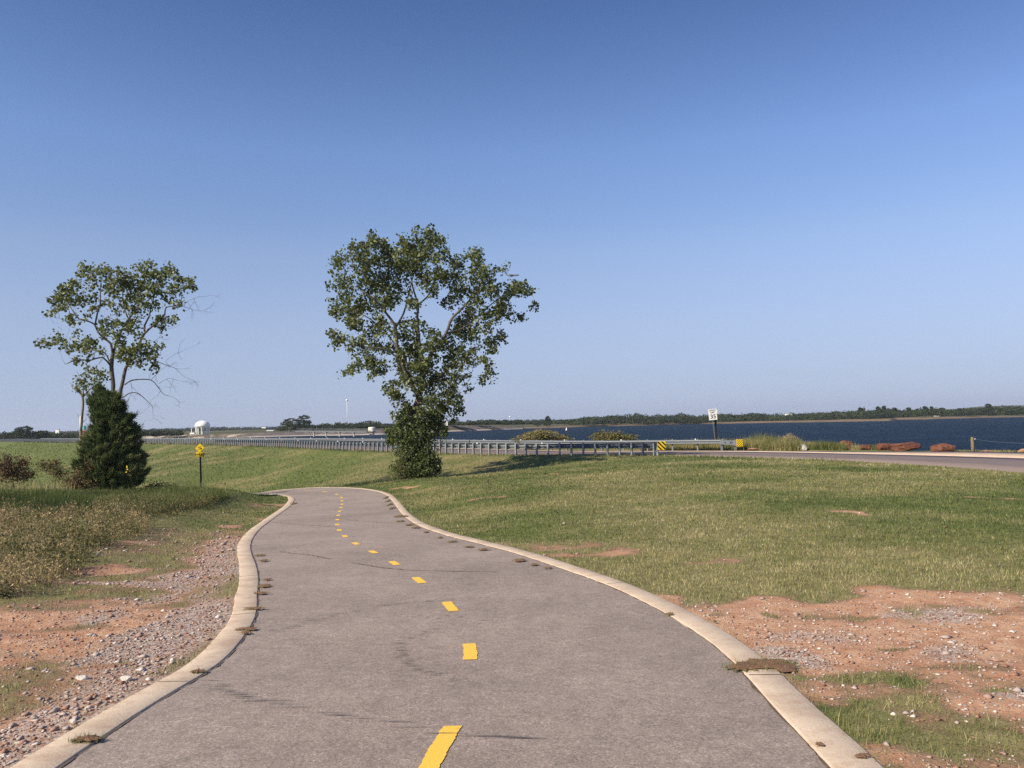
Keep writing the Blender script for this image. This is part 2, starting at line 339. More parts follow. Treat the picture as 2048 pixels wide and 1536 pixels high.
CT += [(-6, 8, 1.75), (-10, 10, 1.85), (-8, 14, 1.98), (-14, 14, 1.95), (-10, 20, 2.12), (-18, 20, 2.05), (-13, 26, 2.25), (-22, 27, 2.2), (-11, 31, 2.42), (-14, 33.5, 2.5), (-17, 34, 2.45), (-22, 33, 2.33), (-30, 34, 2.3),
       (-13.5, 36.2, 2.72), (-20, 37.5, 3.1), (-28, 38, 3.3), (-38, 39, 3.3), (-25, 47, 5.0), (-38, 50, 6), (-15, 45, 3.9), (-40, 65, 7), (-60, 60, 7.2), (-25, 60, 5.3), (-80, 100, 8), (-60, 85, 7.6), (-130, 150, 8.5), (-150, 100, 8.5), (-50, 20, 2.2), (-60, 35, 4),
       (-12, 49, 3.8), (-8, 45, 3.25), (-16, 58, 4.0), (-5, 48, 2.95), (-6.5, 41, 2.95), (-4.6, 38, 2.64), (-1, 45, 2.7), (0, 41, 2.6), (0, 35, 2.45), (0, 28, 2.32), (3, 46, 2.35), (4, 40, 2.3),
       (3, 20, 2.08), (5, 30, 2.15), (8, 22, 2.03), (8, 36, 2.12), (12, 30, 2.1), (14, 20, 2.05), (3, 12, 1.88), (6, 12, 1.83), (10, 14, 1.92), (4.5, 8, 1.72), (8, 9, 1.75), (12, 38, 2.13), (8, 44, 2.14), (0, 16, 2.08), (1.2, 13, 1.96)]
for i in range(0, len(RL), 7):
    if -20 < RL[i, 1] < 300:
        t = RL[min(i + 1, len(RL) - 1)] - RL[i - 1 if i else 0]; t /= np.linalg.norm(t)
        CT.append((*(RL[i] - np.array([t[1], -t[0]]) * 1.2), 2.16 if RL[i, 1] > 26 else 2.1))
        if RL[i, 1] > 90: CT.append((*(RL[i] - np.array([t[1], -t[0]]) * 26), 8.0))
        elif RL[i, 1] > 70: CT.append((*(RL[i] - np.array([t[1], -t[0]]) * 16), 4.6))
CT = np.array(CT); CW = warp(CT[:, :2])
def ker(d2): return np.where(d2 > 1e-12, d2 * np.log(np.maximum(d2, 1e-12)), 0)
n_ = len(CT); Km = ker(((CW[:, None] - CW[None]) ** 2).sum(2)) + np.eye(n_) * .004
Pm = np.hstack([np.ones((n_, 1)), CW]); A_ = np.block([[Km, Pm], [Pm.T, np.zeros((3, 3))]])
sol = np.linalg.solve(A_, np.concatenate([CT[:, 2], np.zeros(3)]))
def sstep(x, a, b): t = np.clip((x - a) / (b - a), 0, 1); return t * t * (3 - 2 * t)
def vnoise(XY, sc_, seed):
    """smooth value noise"""
    r = np.random.default_rng(seed); G = r.random((256, 256)); P = XY / sc_; i = np.floor(P).astype(int); f_ = P - i; f_ = f_ * f_ * (3 - 2 * f_)
    a = G[i[:, 0] % 256, i[:, 1] % 256]; b = G[(i[:, 0] + 1) % 256, i[:, 1] % 256]; c = G[i[:, 0] % 256, (i[:, 1] + 1) % 256]; d = G[(i[:, 0] + 1) % 256, (i[:, 1] + 1) % 256]
    return (a * (1 - f_[:, 0]) + b * f_[:, 0]) * (1 - f_[:, 1]) + (c * (1 - f_[:, 0]) + d * f_[:, 0]) * f_[:, 1]
def fbm(XY, s, seed, o=4): return sum(vnoise(XY, s / 2 ** k, seed + k) * .5 ** k for k in range(o)) / sum(.5 ** k for k in range(o))
ROADW, WATER_D = 10.0, 3.6
def road_D(s):
    return np.interp(s, [-1.2, 0, ROADW, 13.6, 15.2, 22, 40], [2.16, 2.15, 2.38, 2.31, 2.36, 4.6, 6.5])
def terr(XY, info=False):
    XY = np.asarray(XY, float).reshape(-1, 2); D = np.empty(len(XY))
    W = warp(XY)
    for s in range(0, len(XY), 20000):
        k = ker(((W[s:s + 20000, None] - CW[None]) ** 2).sum(2)); D[s:s + 20000] = k @ sol[:n_] + sol[n_] + W[s:s + 20000] @ sol[n_ + 1:]
    D = np.clip(D, 1.4, 9)
    ri, rt, rs = nearest(XY, RL)
    D = D * (1 - sstep(rs, -2.6, -.8)) + road_D(rs) * sstep(rs, -2.6, -.8)
    pi, pt, ps = nearest(XY, PC); pd = PC[pi, 2] * (1 - pt) + PC[np.minimum(pi + 1, len(PC) - 1), 2] * pt
    wgt = 1 - sstep(np.abs(ps), 2.05, 4.2); wgt = np.where(rs > -2, 0, wgt)
    D = D * (1 - wgt) + pd * wgt
    off = np.abs(ps) - 2.06
    bump = (fbm(XY, 1.6, 3, 3) - .5) * .10 + (fbm(XY, .22, 9, 2) - .5) * .022
    D = D - bump * sstep(off, 0, 1.2) * (1 - sstep(rs, -1.2, -.3)) - (fbm(XY, 14, 21, 2) - .5) * .5 * sstep(-rs, 3, 14) * sstep(XY[:, 1], 60, 90)
    z = EYE - D
    if info: return z, ps, rs, pi
    return z
def T(x, y): return float(terr([(x, y)])[0])
def hit(px, py, zmax=260.):
    d = ray(px, py); ys = np.concatenate([np.arange(2, 60, .05), np.arange(60, zmax, .5)])
    z = terr(np.stack([d[0] * ys, ys], 1)); e = EYE + d[2] * ys - z; i = np.argmax(e < 0)
    if e[i] >= 0: return None
    return Vector((d[0] * ys[i], ys[i], z[i]))

def at_s(px, s):
    d = ray(px, 850); ys = np.arange(24, 170, .1); _, _, q = nearest(np.stack([d[0] * ys, ys], 1), RL); i = int(np.argmax(q > s)); return ys[i]

# ------------------------------------------------------------------ ground cover map (world-space patches, traced once)
# (px, py, rx px, ry px, grass, gravel, dry)
PATCH = []
def patch(px, py, rx, ry, cov=None, grav=None, dry=None, D=None):
    h = 865 - .023 * px; D = D or np.interp(py, [900, 1000, 1100, 1200, 1300, 1536], [2.2, 2.2, 1.98, 1.78, 1.7, 1.63])
    Z = D * FPX / (py - h); k_ = 1 if cov is None or py < 1060 else (1.22 if cov < .4 else (.72 if cov > .6 else 1)); rx, ry = rx * k_, ry * k_
    if cov is not None and py > 1060: cov = cov * .92 if cov > .6 else cov * .8; dry = .95 if dry is None else dry + .25
    PATCH.append(((px - 1024) / FPX * Z, Z, rx * Z / FPX, ry * Z * Z / (FPX * D), cov, grav, dry))
# right side
patch(1750, 1275, 560, 95, cov=.12, grav=.30); patch(1480, 1240, 160, 60, cov=.10, grav=.25); patch(1960, 1440, 300, 110, cov=.22, grav=.3)
patch(1800, 1225, 130, 26, grav=.75); patch(1420, 1205, 60, 22, grav=.75); patch(1600, 1270, 120, 25, grav=.6); patch(1850, 1300, 120, 25, grav=.65); patch(1530, 1305, 60, 20, grav=.7); patch(1990, 1400, 80, 22, grav=.7)
patch(1900, 1470, 230, 75, cov=.75, dry=.75); patch(1760, 1410, 120, 50, cov=.75, dry=.8); patch(1640, 1345, 110, 22, cov=.85, dry=.55); patch(1700, 1290, 70, 10, cov=.85); patch(1530, 1232, 40, 14, cov=.8)
patch(1850, 1335, 120, 12, cov=.6); patch(1940, 1395, 70, 12, cov=.7); patch(1720, 1510, 90, 30, cov=.35)
patch(1150, 1106, 90, 9, cov=.30, dry=.9); patch(1060, 1093, 70, 9, cov=.42, dry=1.1); patch(950, 1078, 110, 11, cov=.48, dry=1.1); patch(1700, 1205, 420, 20, cov=.2, grav=.25)
patch(1690, 1022, 34, 4, cov=.12, D=1.95); patch(1995, 992, 36, 4, cov=.12, D=2.0); patch(1022, 991, 26, 2.2, cov=.18, D=2.35); patch(1440, 1130, 60, 8, cov=.5, dry=.9)
patch(1122, 937, 14, 3, cov=.1, D=2.2); patch(1320, 1190, 70, 14, cov=.2)
patch(820, 963, 24, 1.6, cov=.15, D=2.65); patch(960, 930, 90, 16, dry=1.0, D=2.5); patch(850, 990, 60, 12, dry=.9, D=2.6); patch(900, 1045, 70, 16, dry=.9)
# left side
patch(90, 1250, 190, 75, cov=.10, grav=.1); patch(380, 1240, 150, 60, cov=.10, grav=.9); patch(470, 1110, 40, 80, cov=.2, grav=.8); patch(250, 1300, 130, 35, cov=.1, grav=.85); patch(300, 1370, 130, 40, cov=.25, grav=.75)
patch(150, 1430, 200, 60, cov=.25, grav=.6); patch(60, 1500, 120, 50, cov=.35, grav=.55)
patch(180, 1185, 200, 16, cov=.95, dry=.3); patch(370, 1160, 120, 22, cov=.9, dry=.45); patch(330, 1195, 45, 10, cov=.95); patch(60, 1215, 70, 12, cov=.85)
patch(90, 1325, 120, 10, cov=.75, dry=.75); patch(250, 1318, 60, 14, cov=.9, dry=.6); patch(50, 1400, 80, 18, cov=.72, dry=.7); patch(20, 1480, 60, 18, cov=.7, dry=.7); patch(50, 1350, 70, 14, cov=.7, dry=.4)
patch(110, 1240, 90, 7, cov=.7); patch(60, 1285, 60, 5, cov=.6); patch(200, 1262, 60, 4, cov=.6)
patch(220, 1155, 90, 9, cov=.1, grav=.7); patch(270, 1128, 80, 8, cov=.15, grav=.15); patch(400, 1100, 60, 8, cov=.4, grav=.4); patch(330, 1068, 60, 6, cov=.4, grav=.5)
patch(540, 1035, 30, 26, cov=.25, grav=.35, D=2.5); patch(560, 1005, 22, 12, cov=.3, dry=.8, D=2.8); patch(350, 1120, 90, 20, cov=.85, dry=.4)
def cover(XY):
    n = len(XY); nz = fbm(XY, 2.4, 50, 4); nz2 = fbm(XY * np.array([1, 1.0]), .6, 60, 3)
    cov = .92 + (nz - .5) * .5 - sstep(nz, .66, .8) * .25; grav = np.full(n, .0); dry = .60 + (fbm(XY * np.array([.8, 1.0]), 2.6, 70, 6) - .5) * 2.6 + (fbm(XY, 26, 90, 3) - .5) * .9
    hill = sstep(XY[:, 1], 44, 60) * sstep(-XY[:, 0], 6, 16); dry = dry - .24 * hill - .62 * sstep(-XY[:, 0], 38, 80) + hill * (fbm(XY, 9, 98, 4) - .5) * 1.6
    lf = sstep(-XY[:, 0] - .15 * XY[:, 1], 1.5, 3) * (1 - sstep(XY[:, 1], 16, 26)); cov = cov - lf * .22 * (1 + 1.2 * (fbm(XY, .8, 95, 3) - .5)); dry = dry + lf * .12; grav = grav + lf * .25
    wob = (nz2 - .5) * 1.3 + (fbm(XY, .18, 61, 2) - .5) * .5
    wa = np.clip(np.hypot(XY[:, 0], XY[:, 1]) * .05, .15, 1.0)[:, None]
    WX = XY + wa * np.stack([(fbm(XY, 1.3, 151, 5) - .5) * 3.4, (fbm(XY, .9, 161, 5) - .5) * 2.0], 1)
    for (cx, cy, rx, ry, c, gvl, d) in PATCH:
        q = np.sqrt(((WX[:, 0] - cx) / rx) ** 2 + ((WX[:, 1] - cy) / ry) ** 2); m = 1 - sstep(q + wob * .9, .30, 1.35)
        if c is not None: cov = cov * (1 - m) + c * m
        if gvl is not None: grav = grav * (1 - m) + gvl * m
        if d is not None: dry = dry * (1 - m) + d * m
    cov = cov * (1 - lf) + (cov * .68 + .03 + .40 * (fbm(XY, .35, 97, 3) - .35)) * lf; near = 1 - sstep(np.hypot(XY[:, 0], XY[:, 1]), 8, 14); _i, _t, _s = nearest(XY, PC); _l = np.where(_s < 0, -_s - 2.07, 99); kb = (1 - sstep(_l + (wob * .5), .35, 1.1)) * (1 - sstep(XY[:, 1], 15, 22)) * (XY[:, 1] > 2)
    cov = cov - kb * .32; grav = np.maximum(grav, kb * .58); dry = dry + lf * .2 + near * .22; cov = cov - near * .05 - lf * near * .10; grav = np.maximum(grav, lf * near * .24)
    return cov, grav, dry

# ------------------------------------------------------------------ terrain sheet (polar grid about the viewpoint)
th_f = np.linspace(-.72, .72, 560); th_b = np.linspace(.72, 2 * math.pi - .72, 90)[1:-1]
th = np.concatenate([th_f, th_b]); rr_ = [0.4]
while rr_[-1] < 620: rr_.append(rr_[-1] * (1.0065 if rr_[-1] > 3 else 1.05))
rr_ = np.array(rr_); nr, nth = len(rr_), len(th)
X = rr_[:, None] * np.sin(th)[None]; Y = rr_[:, None] * np.cos(th)[None]
XY = np.stack([X.ravel(), Y.ravel()], 1)
z, ps, rs, _ = terr(XY, True)
cov, grav, dry = cover(XY)
onp = (np.abs(ps) < 1.97) & (rs < -2)
z = np.where(onp, z - .09, z - .0); z = np.where((rs > .15) & (rs < 12.4), z - .05, z)
ripv = sstep(rs, 13.5, 15) * .8
F = np.arange(nr * nth).reshape(nr, nth); a = F[:-1]; b = F[1:]
quads = np.stack([a, np.roll(a, -1, 1), np.roll(b, -1, 1), b], -1).reshape(-1, 4)[:, ::-1]
ground = npmesh('ground', np.column_stack([XY, z]), quads, M_ground, smooth=True, attrs=dict(cov=cov, grav=grav, dry=dry, rip=ripv))
tag(ground, kind='structure')

# ------------------------------------------------------------------ strips along a line
def strip(name, L, zf, offs, mat, kind='structure', parent=None, skirt=None, wob=None):
    L = np.asarray(L)[:, :2]; t = np.gradient(L, axis=0); t /= np.linalg.norm(t, axis=1)[:, None]; nn = np.stack([t[:, 1], -t[:, 0]], 1)
    V = []
    for k, o in enumerate(offs):
        oo = o if np.ndim(o) else np.full(len(L), o)
        if wob is not None and k in (0, len(offs) - 1): oo = oo + wob[k if k == 0 else 1]
        P = L + nn * oo[:, None]; V.append(np.column_stack([P, zf(P, oo)]))
    if skirt:
        for k in (0, -1):
            e = V[k].copy(); e[:, 2] -= skirt; V.insert(0, e) if k == 0 else V.append(e)
    V = np.array(V); m, n = V.shape[:2]; I = np.arange(m * n).reshape(m, n)
    q = np.stack([I[:-1, :-1], I[:-1, 1:], I[1:, 1:], I[1:, :-1]], -1).reshape(-1, 4)
    o = npmesh(name, V.reshape(-1, 3), q[:, ::-1], mat, parent)
    if kind: tag(o, kind=kind)
    return o
PCs = PC[PC[:, 1] < 57]
zpath = np.interp(np.arange(len(PCs)), np.arange(len(PCs)), EYE - PCs[:, 2])
def zp(P, o): return zpath + .0
wl = np.random.default_rng(5).normal(0, .006, (2, len(PCs)))
path = strip('path', PCs, lambda P, o: zpath + .006 - .006 * (o / 1.8) ** 2, [-1.836, -1.2, -.6, 0, .6, 1.2, 1.836], M_asph, wob=wl)
for sgn in (-1, 1):
    e0, e1 = (1.83, 2.07)
    wk = np.array([fbm(PCs[:, :2], .5, 33 + sgn, 3) * .012, fbm(PCs[:, :2], .6, 44 + sgn, 3) * .03 - .015])
    offs = [sgn * (e0 + wk[0]), sgn * (e0 + .012 + wk[0]), sgn * (e1 - .012 + wk[1]), sgn * (e1 + wk[1])]
    if sgn < 0: offs = offs[::-1]
    k = strip('kerb', PCs, lambda P, o: zpath + np.where((np.abs(o) > e0 + .008 + wk[0]) & (np.abs(o) < e1 - .008 + wk[1]), .010, .004), offs, M_kerb, skirt=.14)
    # dirt filled joint between asphalt and kerb
    wj = np.abs(fbm(PCs[:, :2], .10, 77 + sgn, 3) - .5) * .10 - .012
    oj = [sgn * (1.826 - wj), sgn * (1.833 + np.minimum(wj, 0))]
    if sgn < 0: oj = oj[::-1]
    strip('joint_dirt', PCs, lambda P, o: zpath + .0045, oj, M_joint, kind='stuff')

kj = MB()
for sgn in (-1, 1):
    d_ = np.concatenate([[0], np.cumsum(np.linalg.norm(np.diff(PCs[:, :2], axis=0), axis=1))])
    for q_ in np.arange(1.1, d_[-1], 3.05):
        i = int(np.searchsorted(d_, q_)); i = min(i, len(PCs) - 2); t = PCs[i + 1, :2] - PCs[i, :2]; t /= np.linalg.norm(t); nn = np.array([t[1], -t[0]]) * sgn; P = PCs[i, :2]; z_ = zpath[i] + .0125
        kj.add([(*(P + nn * 1.85 - t * .004), z_), (*(P + nn * 2.062 - t * .004), z_), (*(P + nn * 2.062 + t * .004), z_), (*(P + nn * 1.85 + t * .004), z_)], [(0, 1, 2, 3)])
tag(kj.build('kerb_joints', M_joint), kind='stuff')

# dashes of the centre line, cycle 1.85 m, following the path
dsn = np.concatenate([[0], np.cumsum(np.linalg.norm(np.diff(PCs[:, :2], axis=0), axis=1))])
s0 = dsn[np.argmin(np.hypot(PCs[:, 0] + .36, PCs[:, 1] - 6.12))]
def pc_at(s):
    x = np.interp(s, dsn, PCs[:, 0]); y = np.interp(s, dsn, PCs[:, 1]); z = np.interp(s, dsn, zpath)
    x2 = np.interp(s + .05, dsn, PCs[:, 0]); y2 = np.interp(s + .05, dsn, PCs[:, 1]); t = np.array([x2 - x, y2 - y]); t = t / np.linalg.norm(t)
    return np.array([x, y]), t, z
r5 = np.random.default_rng(11)
for k in range(-1, 20):
    c = s0 + k * 1.835; ln = .5 if k > -1 else .62
    vs = []; fs = []; nseg = 26; dx = .0
    if k == -1: c -= .17
    for j in range(nseg + 1):
        P, t, z0 = pc_at(c - ln / 2 + ln * j / nseg); nn = np.array([t[1], -t[0]])
        if k == -1: nn = np.array([1., 0]); P = P + np.array([.035 + .065 * (j / nseg - 1), 0])
        jl, jr = r5.normal(0, .0035, 2)
        for o in (-.051 + jl, .051 + jr): vs.append((*(P + nn * o), z0 + .010))
    fs = [(2 * j, 2 * j + 1, 2 * j + 3, 2 * j + 2) for j in range(nseg)]
    MB().add(vs, fs).build('dash_marking', M_yel, path)

# tyre tread marks: many slim dark bars along curves
def treads(curve_px, half, ang, gap, lenf=1.0):
    P = [hit(*p) for p in curve_px]; P = catmull([(p.x, p.y) for p in P], .02); d = np.concatenate([[0], np.cumsum(np.linalg.norm(np.diff(P, axis=0), axis=1))]); out = []
    s = 0
    while s < d[-1]:
        c = np.array([np.interp(s, d, P[:, 0]), np.interp(s, d, P[:, 1])]); L = half * random.uniform(.5, 1.1) * lenf; a2 = ang + random.uniform(-.12, .12)
        u = np.array([math.cos(a2), math.sin(a2)]); wv_ = np.array([-u[1], u[0]]) * random.uniform(.003, .007)
        c = c + u * random.uniform(-.05, .05); out.append((c - u * L, c + wv_, c + u * L, c - wv_)); s += gap * random.uniform(.7, 1.4)
    return out
bars = treads([(410, 1345), (430, 1325), (470, 1290), (560, 1262), (680, 1230), (780, 1212), (885, 1203)], .10, -.05, .085)
bars += treads([(445, 1325), (425, 1345), (440, 1375), (500, 1402)], .15, -.15, .075)
bars += treads([(860, 1262), (810, 1282), (795, 1305), (830, 1335), (890, 1358)], .09, -.05, .06)
bars += treads([(500, 1402), (640, 1428), (780, 1452), (900, 1472), (1040, 1480)], .22, -.12, .16)
bars += treads([(900, 1203), (960, 1197), (1000, 1200)], .05, -.05, .1) + treads([(960, 1245), (905, 1235), (880, 1245)], .05, 0, .1)
vs = []; 
for q in bars:
    for p in q: vs.append((p[0], p[1], 0))
vs = np.array(vs); ii, tt_, oo_ = nearest(vs[:, :2], PCs); vs[:, 2] = zpath[ii] + .0105
keep = (np.abs(oo_).reshape(-1, 4).max(1) < 1.78); vs = vs.reshape(-1, 4, 3)[keep].reshape(-1, 3)
tm = npmesh('tyre_marks', vs, np.arange(len(vs)).reshape(-1, 4)[:, ::-1], M_mark); tm['kind'] = 'stuff'

cr_m = MB(); rc = random.Random(8)
for ln_ in ([(545, 1045), (600, 1050), (675, 1055)], [(690, 1040), (760, 1046), (850, 1048)], [(700, 1127), (780, 1139), (860, 1143), (1000, 1146)], [(560, 1105), (620, 1112), (660, 1120)]):
    P = [hit(*p) for p in ln_]; P = catmull([(p.x, p.y) for p in P], .07); P = P + np.random.default_rng(len(P)).normal(0, .012, P.shape); i_, _, _ = nearest(P, PCs); zz_ = zpath[i_] + .0108; t = np.gradient(P, axis=0); t /= np.linalg.norm(t, axis=1)[:, None]; nn = np.stack([-t[:, 1], t[:, 0]], 1)
    wv_ = np.array([rc.uniform(.004, .013) for _ in P])[:, None]; a_, b_ = P - nn * wv_, P + nn * wv_; n = len(P)
    cr_m.add([(*p, z_) for p, z_ in zip(a_, zz_)] + [(*p, z_) for p, z_ in zip(b_, zz_)], [(i, i + 1, n + i + 1, n + i) for i in range(n - 1)])
tag(cr_m.build('cracks', M_joint), kind='stuff')

# ------------------------------------------------------------------ road, shoulder
RLs = RL[(RL[:, 1] < 420)]
RLs = catmull(RLs[::3], .8)
zr = lambda P, o: EYE - road_D(o) + .03
strip('road', RLs, zr, [0.0, 3, 5, 7, ROADW], M_road, skirt=.1)
def shoulder_out(L): return ROADW + np.interp(L[:, 1], [0, 30, 38, 43, 50, 62, 400], [5.0, 5.0, 4.2, 1.7, .6, .35, .35]) + (fbm(L, 3, 5, 3) - .5) * .8
t_ = RLs[:, :2]
strip('road_shoulder', RLs, lambda P, o: EYE - road_D(o) + .036, [np.full(len(RLs), ROADW - .25), (shoulder_out(t_) + ROADW) / 2, shoulder_out(t_)], M_shoulder, skirt=.12)

# ------------------------------------------------------------------ water
WZ = EYE - WATER_D
_L = RL[(RL[:, 1] > 2)][::4]; _t = np.gradient(_L, axis=0); _t /= np.linalg.norm(_t, axis=1)[:, None]; _P = _L + np.stack([_t[:, 1], -_t[:, 0]], 1) * 13
_P = np.vstack([_P[0] * [1, 1] + [40, -40], _P]); _rows = [np.column_stack([_P * k / 1.0, np.full(len(_P), WZ)]) for k in (1, )]
_R = np.hypot(_P[:, 0], _P[:, 1])[:, None]
for q_ in (.15, .4, 1.0): _rows.append(np.column_stack([_P / _R * (_R + (1500 - _R) * q_), np.full(len(_P), WZ)]))
_A = np.array(_rows); _m, _n = _A.shape[:2]; _I = np.arange(_m * _n).reshape(_m, _n)
tag(npmesh('water', _A.reshape(-1, 3), np.stack([_I[:-1, :-1], _I[1:, :-1], _I[1:, 1:], _I[:-1, 1:]], -1).reshape(-1, 4)[:, ::-1], M_water), kind='structure')

# ------------------------------------------------------------------ far dam arm and far shore
def shore(name, wl_px, rise, depth, mat, pale=None):
    """wl_px: (px, py) waterline; rise: height of the bank (list like wl_px); depth: how far back the bank runs"""
    W = np.array([np.array(pln(px, py, WZ)) for px, py in wl_px]); base = np.array([x for x, _ in wl_px])
    n = 260; u = np.linspace(base[0], base[-1], n); Wi = np.stack([np.interp(u, base, W[:, k]) for k in range(3)], 1)
    rz = np.interp(u, base, rise)
    Wi[:, 1] += (fbm(np.stack([u, u * 0], 1), 40, 5, 3) - .5) * 5
    rows = []; band = []; pl = []
    for k, (f_, h_) in enumerate(((-.6, -.5), (0, -.02), (.16, .10), (.35, .32), (.6, .62), (1, 1), (1.6, 1.02))):
        P = Wi.copy(); out = P[:, :2] / np.linalg.norm(P[:, :2], axis=1)[:, None]; P[:, :2] += out * depth * f_
        P[:, 2] = WZ + (h_ * rz if h_ > 0 else h_) + (fbm(P[:, :2], 9, 7, 2) - .5) * (.35 if 0 < f_ < 1.1 else 0)
        rows.append(P); band.append(np.full(n, 1.0 if f_ <= .16 else 0.0)); pl.append(np.interp(u, *zip(*pale)) if pale else np.zeros(n))
    V = np.array(rows); m = len(rows); I = np.arange(m * n).reshape(m, n)
    q = np.stack([I[:-1, :-1], I[:-1, 1:], I[1:, 1:], I[1:, :-1]], -1).reshape(-1, 4)
    o = npmesh(name, V.reshape(-1, 3), q, mat, attrs=dict(band=np.concatenate(band), pale=np.concatenate(pl))); tag(o, kind='structure')
    return V
wlA = [(-700, 900), (0, 884), (170, 880), (300, 879), (400, 877.5), (484, 875.2), (560, 873), (630, 871.5), (700, 870.8), (760, 869.3), (830, 866.3), (880, 864), (960, 861), (1046, 857.8)]
riA = [1.3, 1.4, 1.3, 1.4, 1.5, 1.5, 1.7, 1.7, 1.6, 1.7, 2.2, 2.7, 2.3, .7]
VA = shore('dam', wlA, riA, 14, M_rip, pale=[(-700, 0), (180, .4), (290, .9), (480, .9), (500, .2), (560, 0), (1050, 0)])
wlB = [(1000, 858.6), (1050, 857), (1132, 855), (1183, 852.6), (1245, 851.8), (1306, 850), (1388, 848), (1460, 847), (1529, 846), (1629, 844.3), (1718, 842.9), (1782, 841.8), (1795, 839.6), (1859, 838.6), (1949, 835.8), (2046, 834), (2300, 829), (2700, 820)]
riB = [x * .5 for x in [1.0, 1.3, 1.5, 1.2, 1.4, 1.6, 1.5, 1.6, 1.9, 1.7, 1.7, 1.9, 2.0, 2.0, 1.5, 1.0, 1.2, 1.3]]
VB = shore('far_shore', wlB, riB, 18, M_bank)
# land behind, out to the horizon
def land(name, V, mat, far=3600):
    last = V[-2]; rows = [last]; n = len(last)
    for d in (40, 140, 400, 1100, far):
        P = last.copy(); out = P[:, :2] / np.linalg.norm(P[:, :2], axis=1)[:, None]; P[:, :2] += out * d
        P[:, 2] = last[:, 2] + (EYE - .3 - last[:, 2]) * min(1, d / 2500) - .15; rows.append(P)
    A = np.array(rows); m = len(rows); I = np.arange(m * n).reshape(m, n)
    q = np.stack([I[:-1, :-1], I[:-1, 1:], I[1:, 1:], I[1:, :-1]], -1).reshape(-1, 4)
    tag(npmesh(name, A.reshape(-1, 3), q, mat), kind='structure')
land('far_fields', VA, M_field); land('far_meadow', VB, M_field)
# distant hill at the right
hp = [(1880, 821), (1910, 818), (1960, 813), (2010, 811), (2060, 810), (2150, 812), (2300, 818), (2400, 822)]
hv = []; HY = 1500
for px, py in hp:
    for (dy, drop) in ((-250, 1), (0, 0), (300, 0)):
        p = at(px, py, HY); q = Vector((p.x * (HY + dy) / HY, HY + dy, p.z)); q.z = EYE - 1 if drop else q.z; hv.append(q)
hf = [(i * 3 + k, i * 3 + 3 + k, i * 3 + 4 + k, i * 3 + 1 + k) for i in range(len(hp) - 1) for k in (0, 1)]
tag(MB().add(hv, hf).build('distant_hill', M_field, smooth=True), kind='structure')

# ------------------------------------------------------------------ foliage builders
def quads_at(P, size, seed, aspect=.8, up=0.0, tri=False):
    """random small leaf quads (folded diamond) centred on P"""
    r = np.random.default_rng(seed); n = len(P); d = r.normal(size=(n, 3)); d[:, 2] = d[:, 2] * (1 - up) + up * 1.2; d /= np.linalg.norm(d, axis=1)[:, None]
    e = r.normal(size=(n, 3)); e -= (e * d).sum(1)[:, None] * d; e /= np.linalg.norm(e, axis=1)[:, None]
    s = (size if np.ndim(size) else np.full(n, size)) * r.uniform(.65, 1.3, n); s = s[:, None]; nn = np.cross(d, e)
    if tri:
        V = np.stack([P - e * s * aspect * .5, P + e * s * aspect * .5, P + d * s], 1).reshape(-1, 3); return V, np.arange(n * 3).reshape(-1, 3)
    V = np.stack([P - d * s * .5, P + e * s * aspect * .5 + nn * s * .12, P + d * s * .5, P - e * s * aspect * .5 + nn * s * .12], 1).reshape(-1, 3)
    return V, np.arange(n * 4).reshape(-1, 4)
def colonize(nodes, parents, attr, step, kill, infl, iters=140, seed=0):
    r = np.random.default_rng(seed); N = [np.array(v, float) for v in nodes]; Pn = list(parents); A = np.array(attr, float)
    nd = np.array(N); D = np.full(len(A), 1e9); I = np.zeros(len(A), int)
    def upd(a0):
        nonlocal D, I
        new = np.array(N[a0:]); d = np.linalg.norm(A[:, None] - new[None], axis=2); j = d.argmin(1); m = d[np.arange(len(A)), j]; b = m < D; D = np.where(b, m, D); I = np.where(b, j + a0, I)
    upd(0); used = {}
    for _ in range(iters):
        if len(A) == 0: break
        act = D < infl
        if not act.any(): break
        dirs = {}
        V = A[act] - np.array(N)[I[act]]; V /= np.linalg.norm(V, axis=1)[:, None] + 1e-9
        ids = I[act]; S = np.zeros((len(N), 3)); np.add.at(S, ids, V); a0 = len(N); added = 0
        for i in np.unique(ids):
            v = S[i] + r.normal(size=3) * .25; v /= np.linalg.norm(v) + 1e-9
            if used.get(i, 0) > 3: continue
            used[i] = used.get(i, 0) + 1; N.append(N[i] + v * step); Pn.append(int(i)); added += 1
        if not added: break
        upd(a0); k = D > kill; A, D, I = A[k], D[k], I[k]
    return np.array(N), np.array(Pn)
def branch_mesh(N, Pn, r_tip, expo, r_over=None, seed=0, rmax=None, offset=None):
    n = len(N); ch = [[] for _ in range(n)]
    for i, p in enumerate(Pn):
        if p >= 0: ch[p].append(i)
    R = np.zeros(n)
    order = []; st = [i for i in range(n) if Pn[i] < 0]
    while st:
        i = st.pop(); order.append(i); st += ch[i]
    for i in reversed(order):
        R[i] = r_tip if not ch[i] else sum(R[c] ** expo for c in ch[i]) ** (1 / expo)
    if r_over is not None:
        for i, v in r_over.items(): R[i] = v
    if rmax: R = np.minimum(R, rmax)
    mb = MB(); mb.v = []; st = [(i, None) for i in range(n) if Pn[i] < 0]
    while st:
        i, par = st.pop(); chain = ([par] if par is not None else []) + [i]
        while ch[i]:
            c = sorted(ch[i], key=lambda q: -R[q]); 
            for o in c[1:]: st.append((o, i))
            i = c[0]; chain.append(i)
        if len(chain) < 2: continue
        rad = [float(R[k]) for k in chain]
        if par is not None: rad[0] = rad[1]
        k = 8 if max(rad) > .06 else (5 if max(rad) > .02 else 3)
        mb.tube([N[j] for j in chain], rad, k, cap=False)
    return mb, R, ch
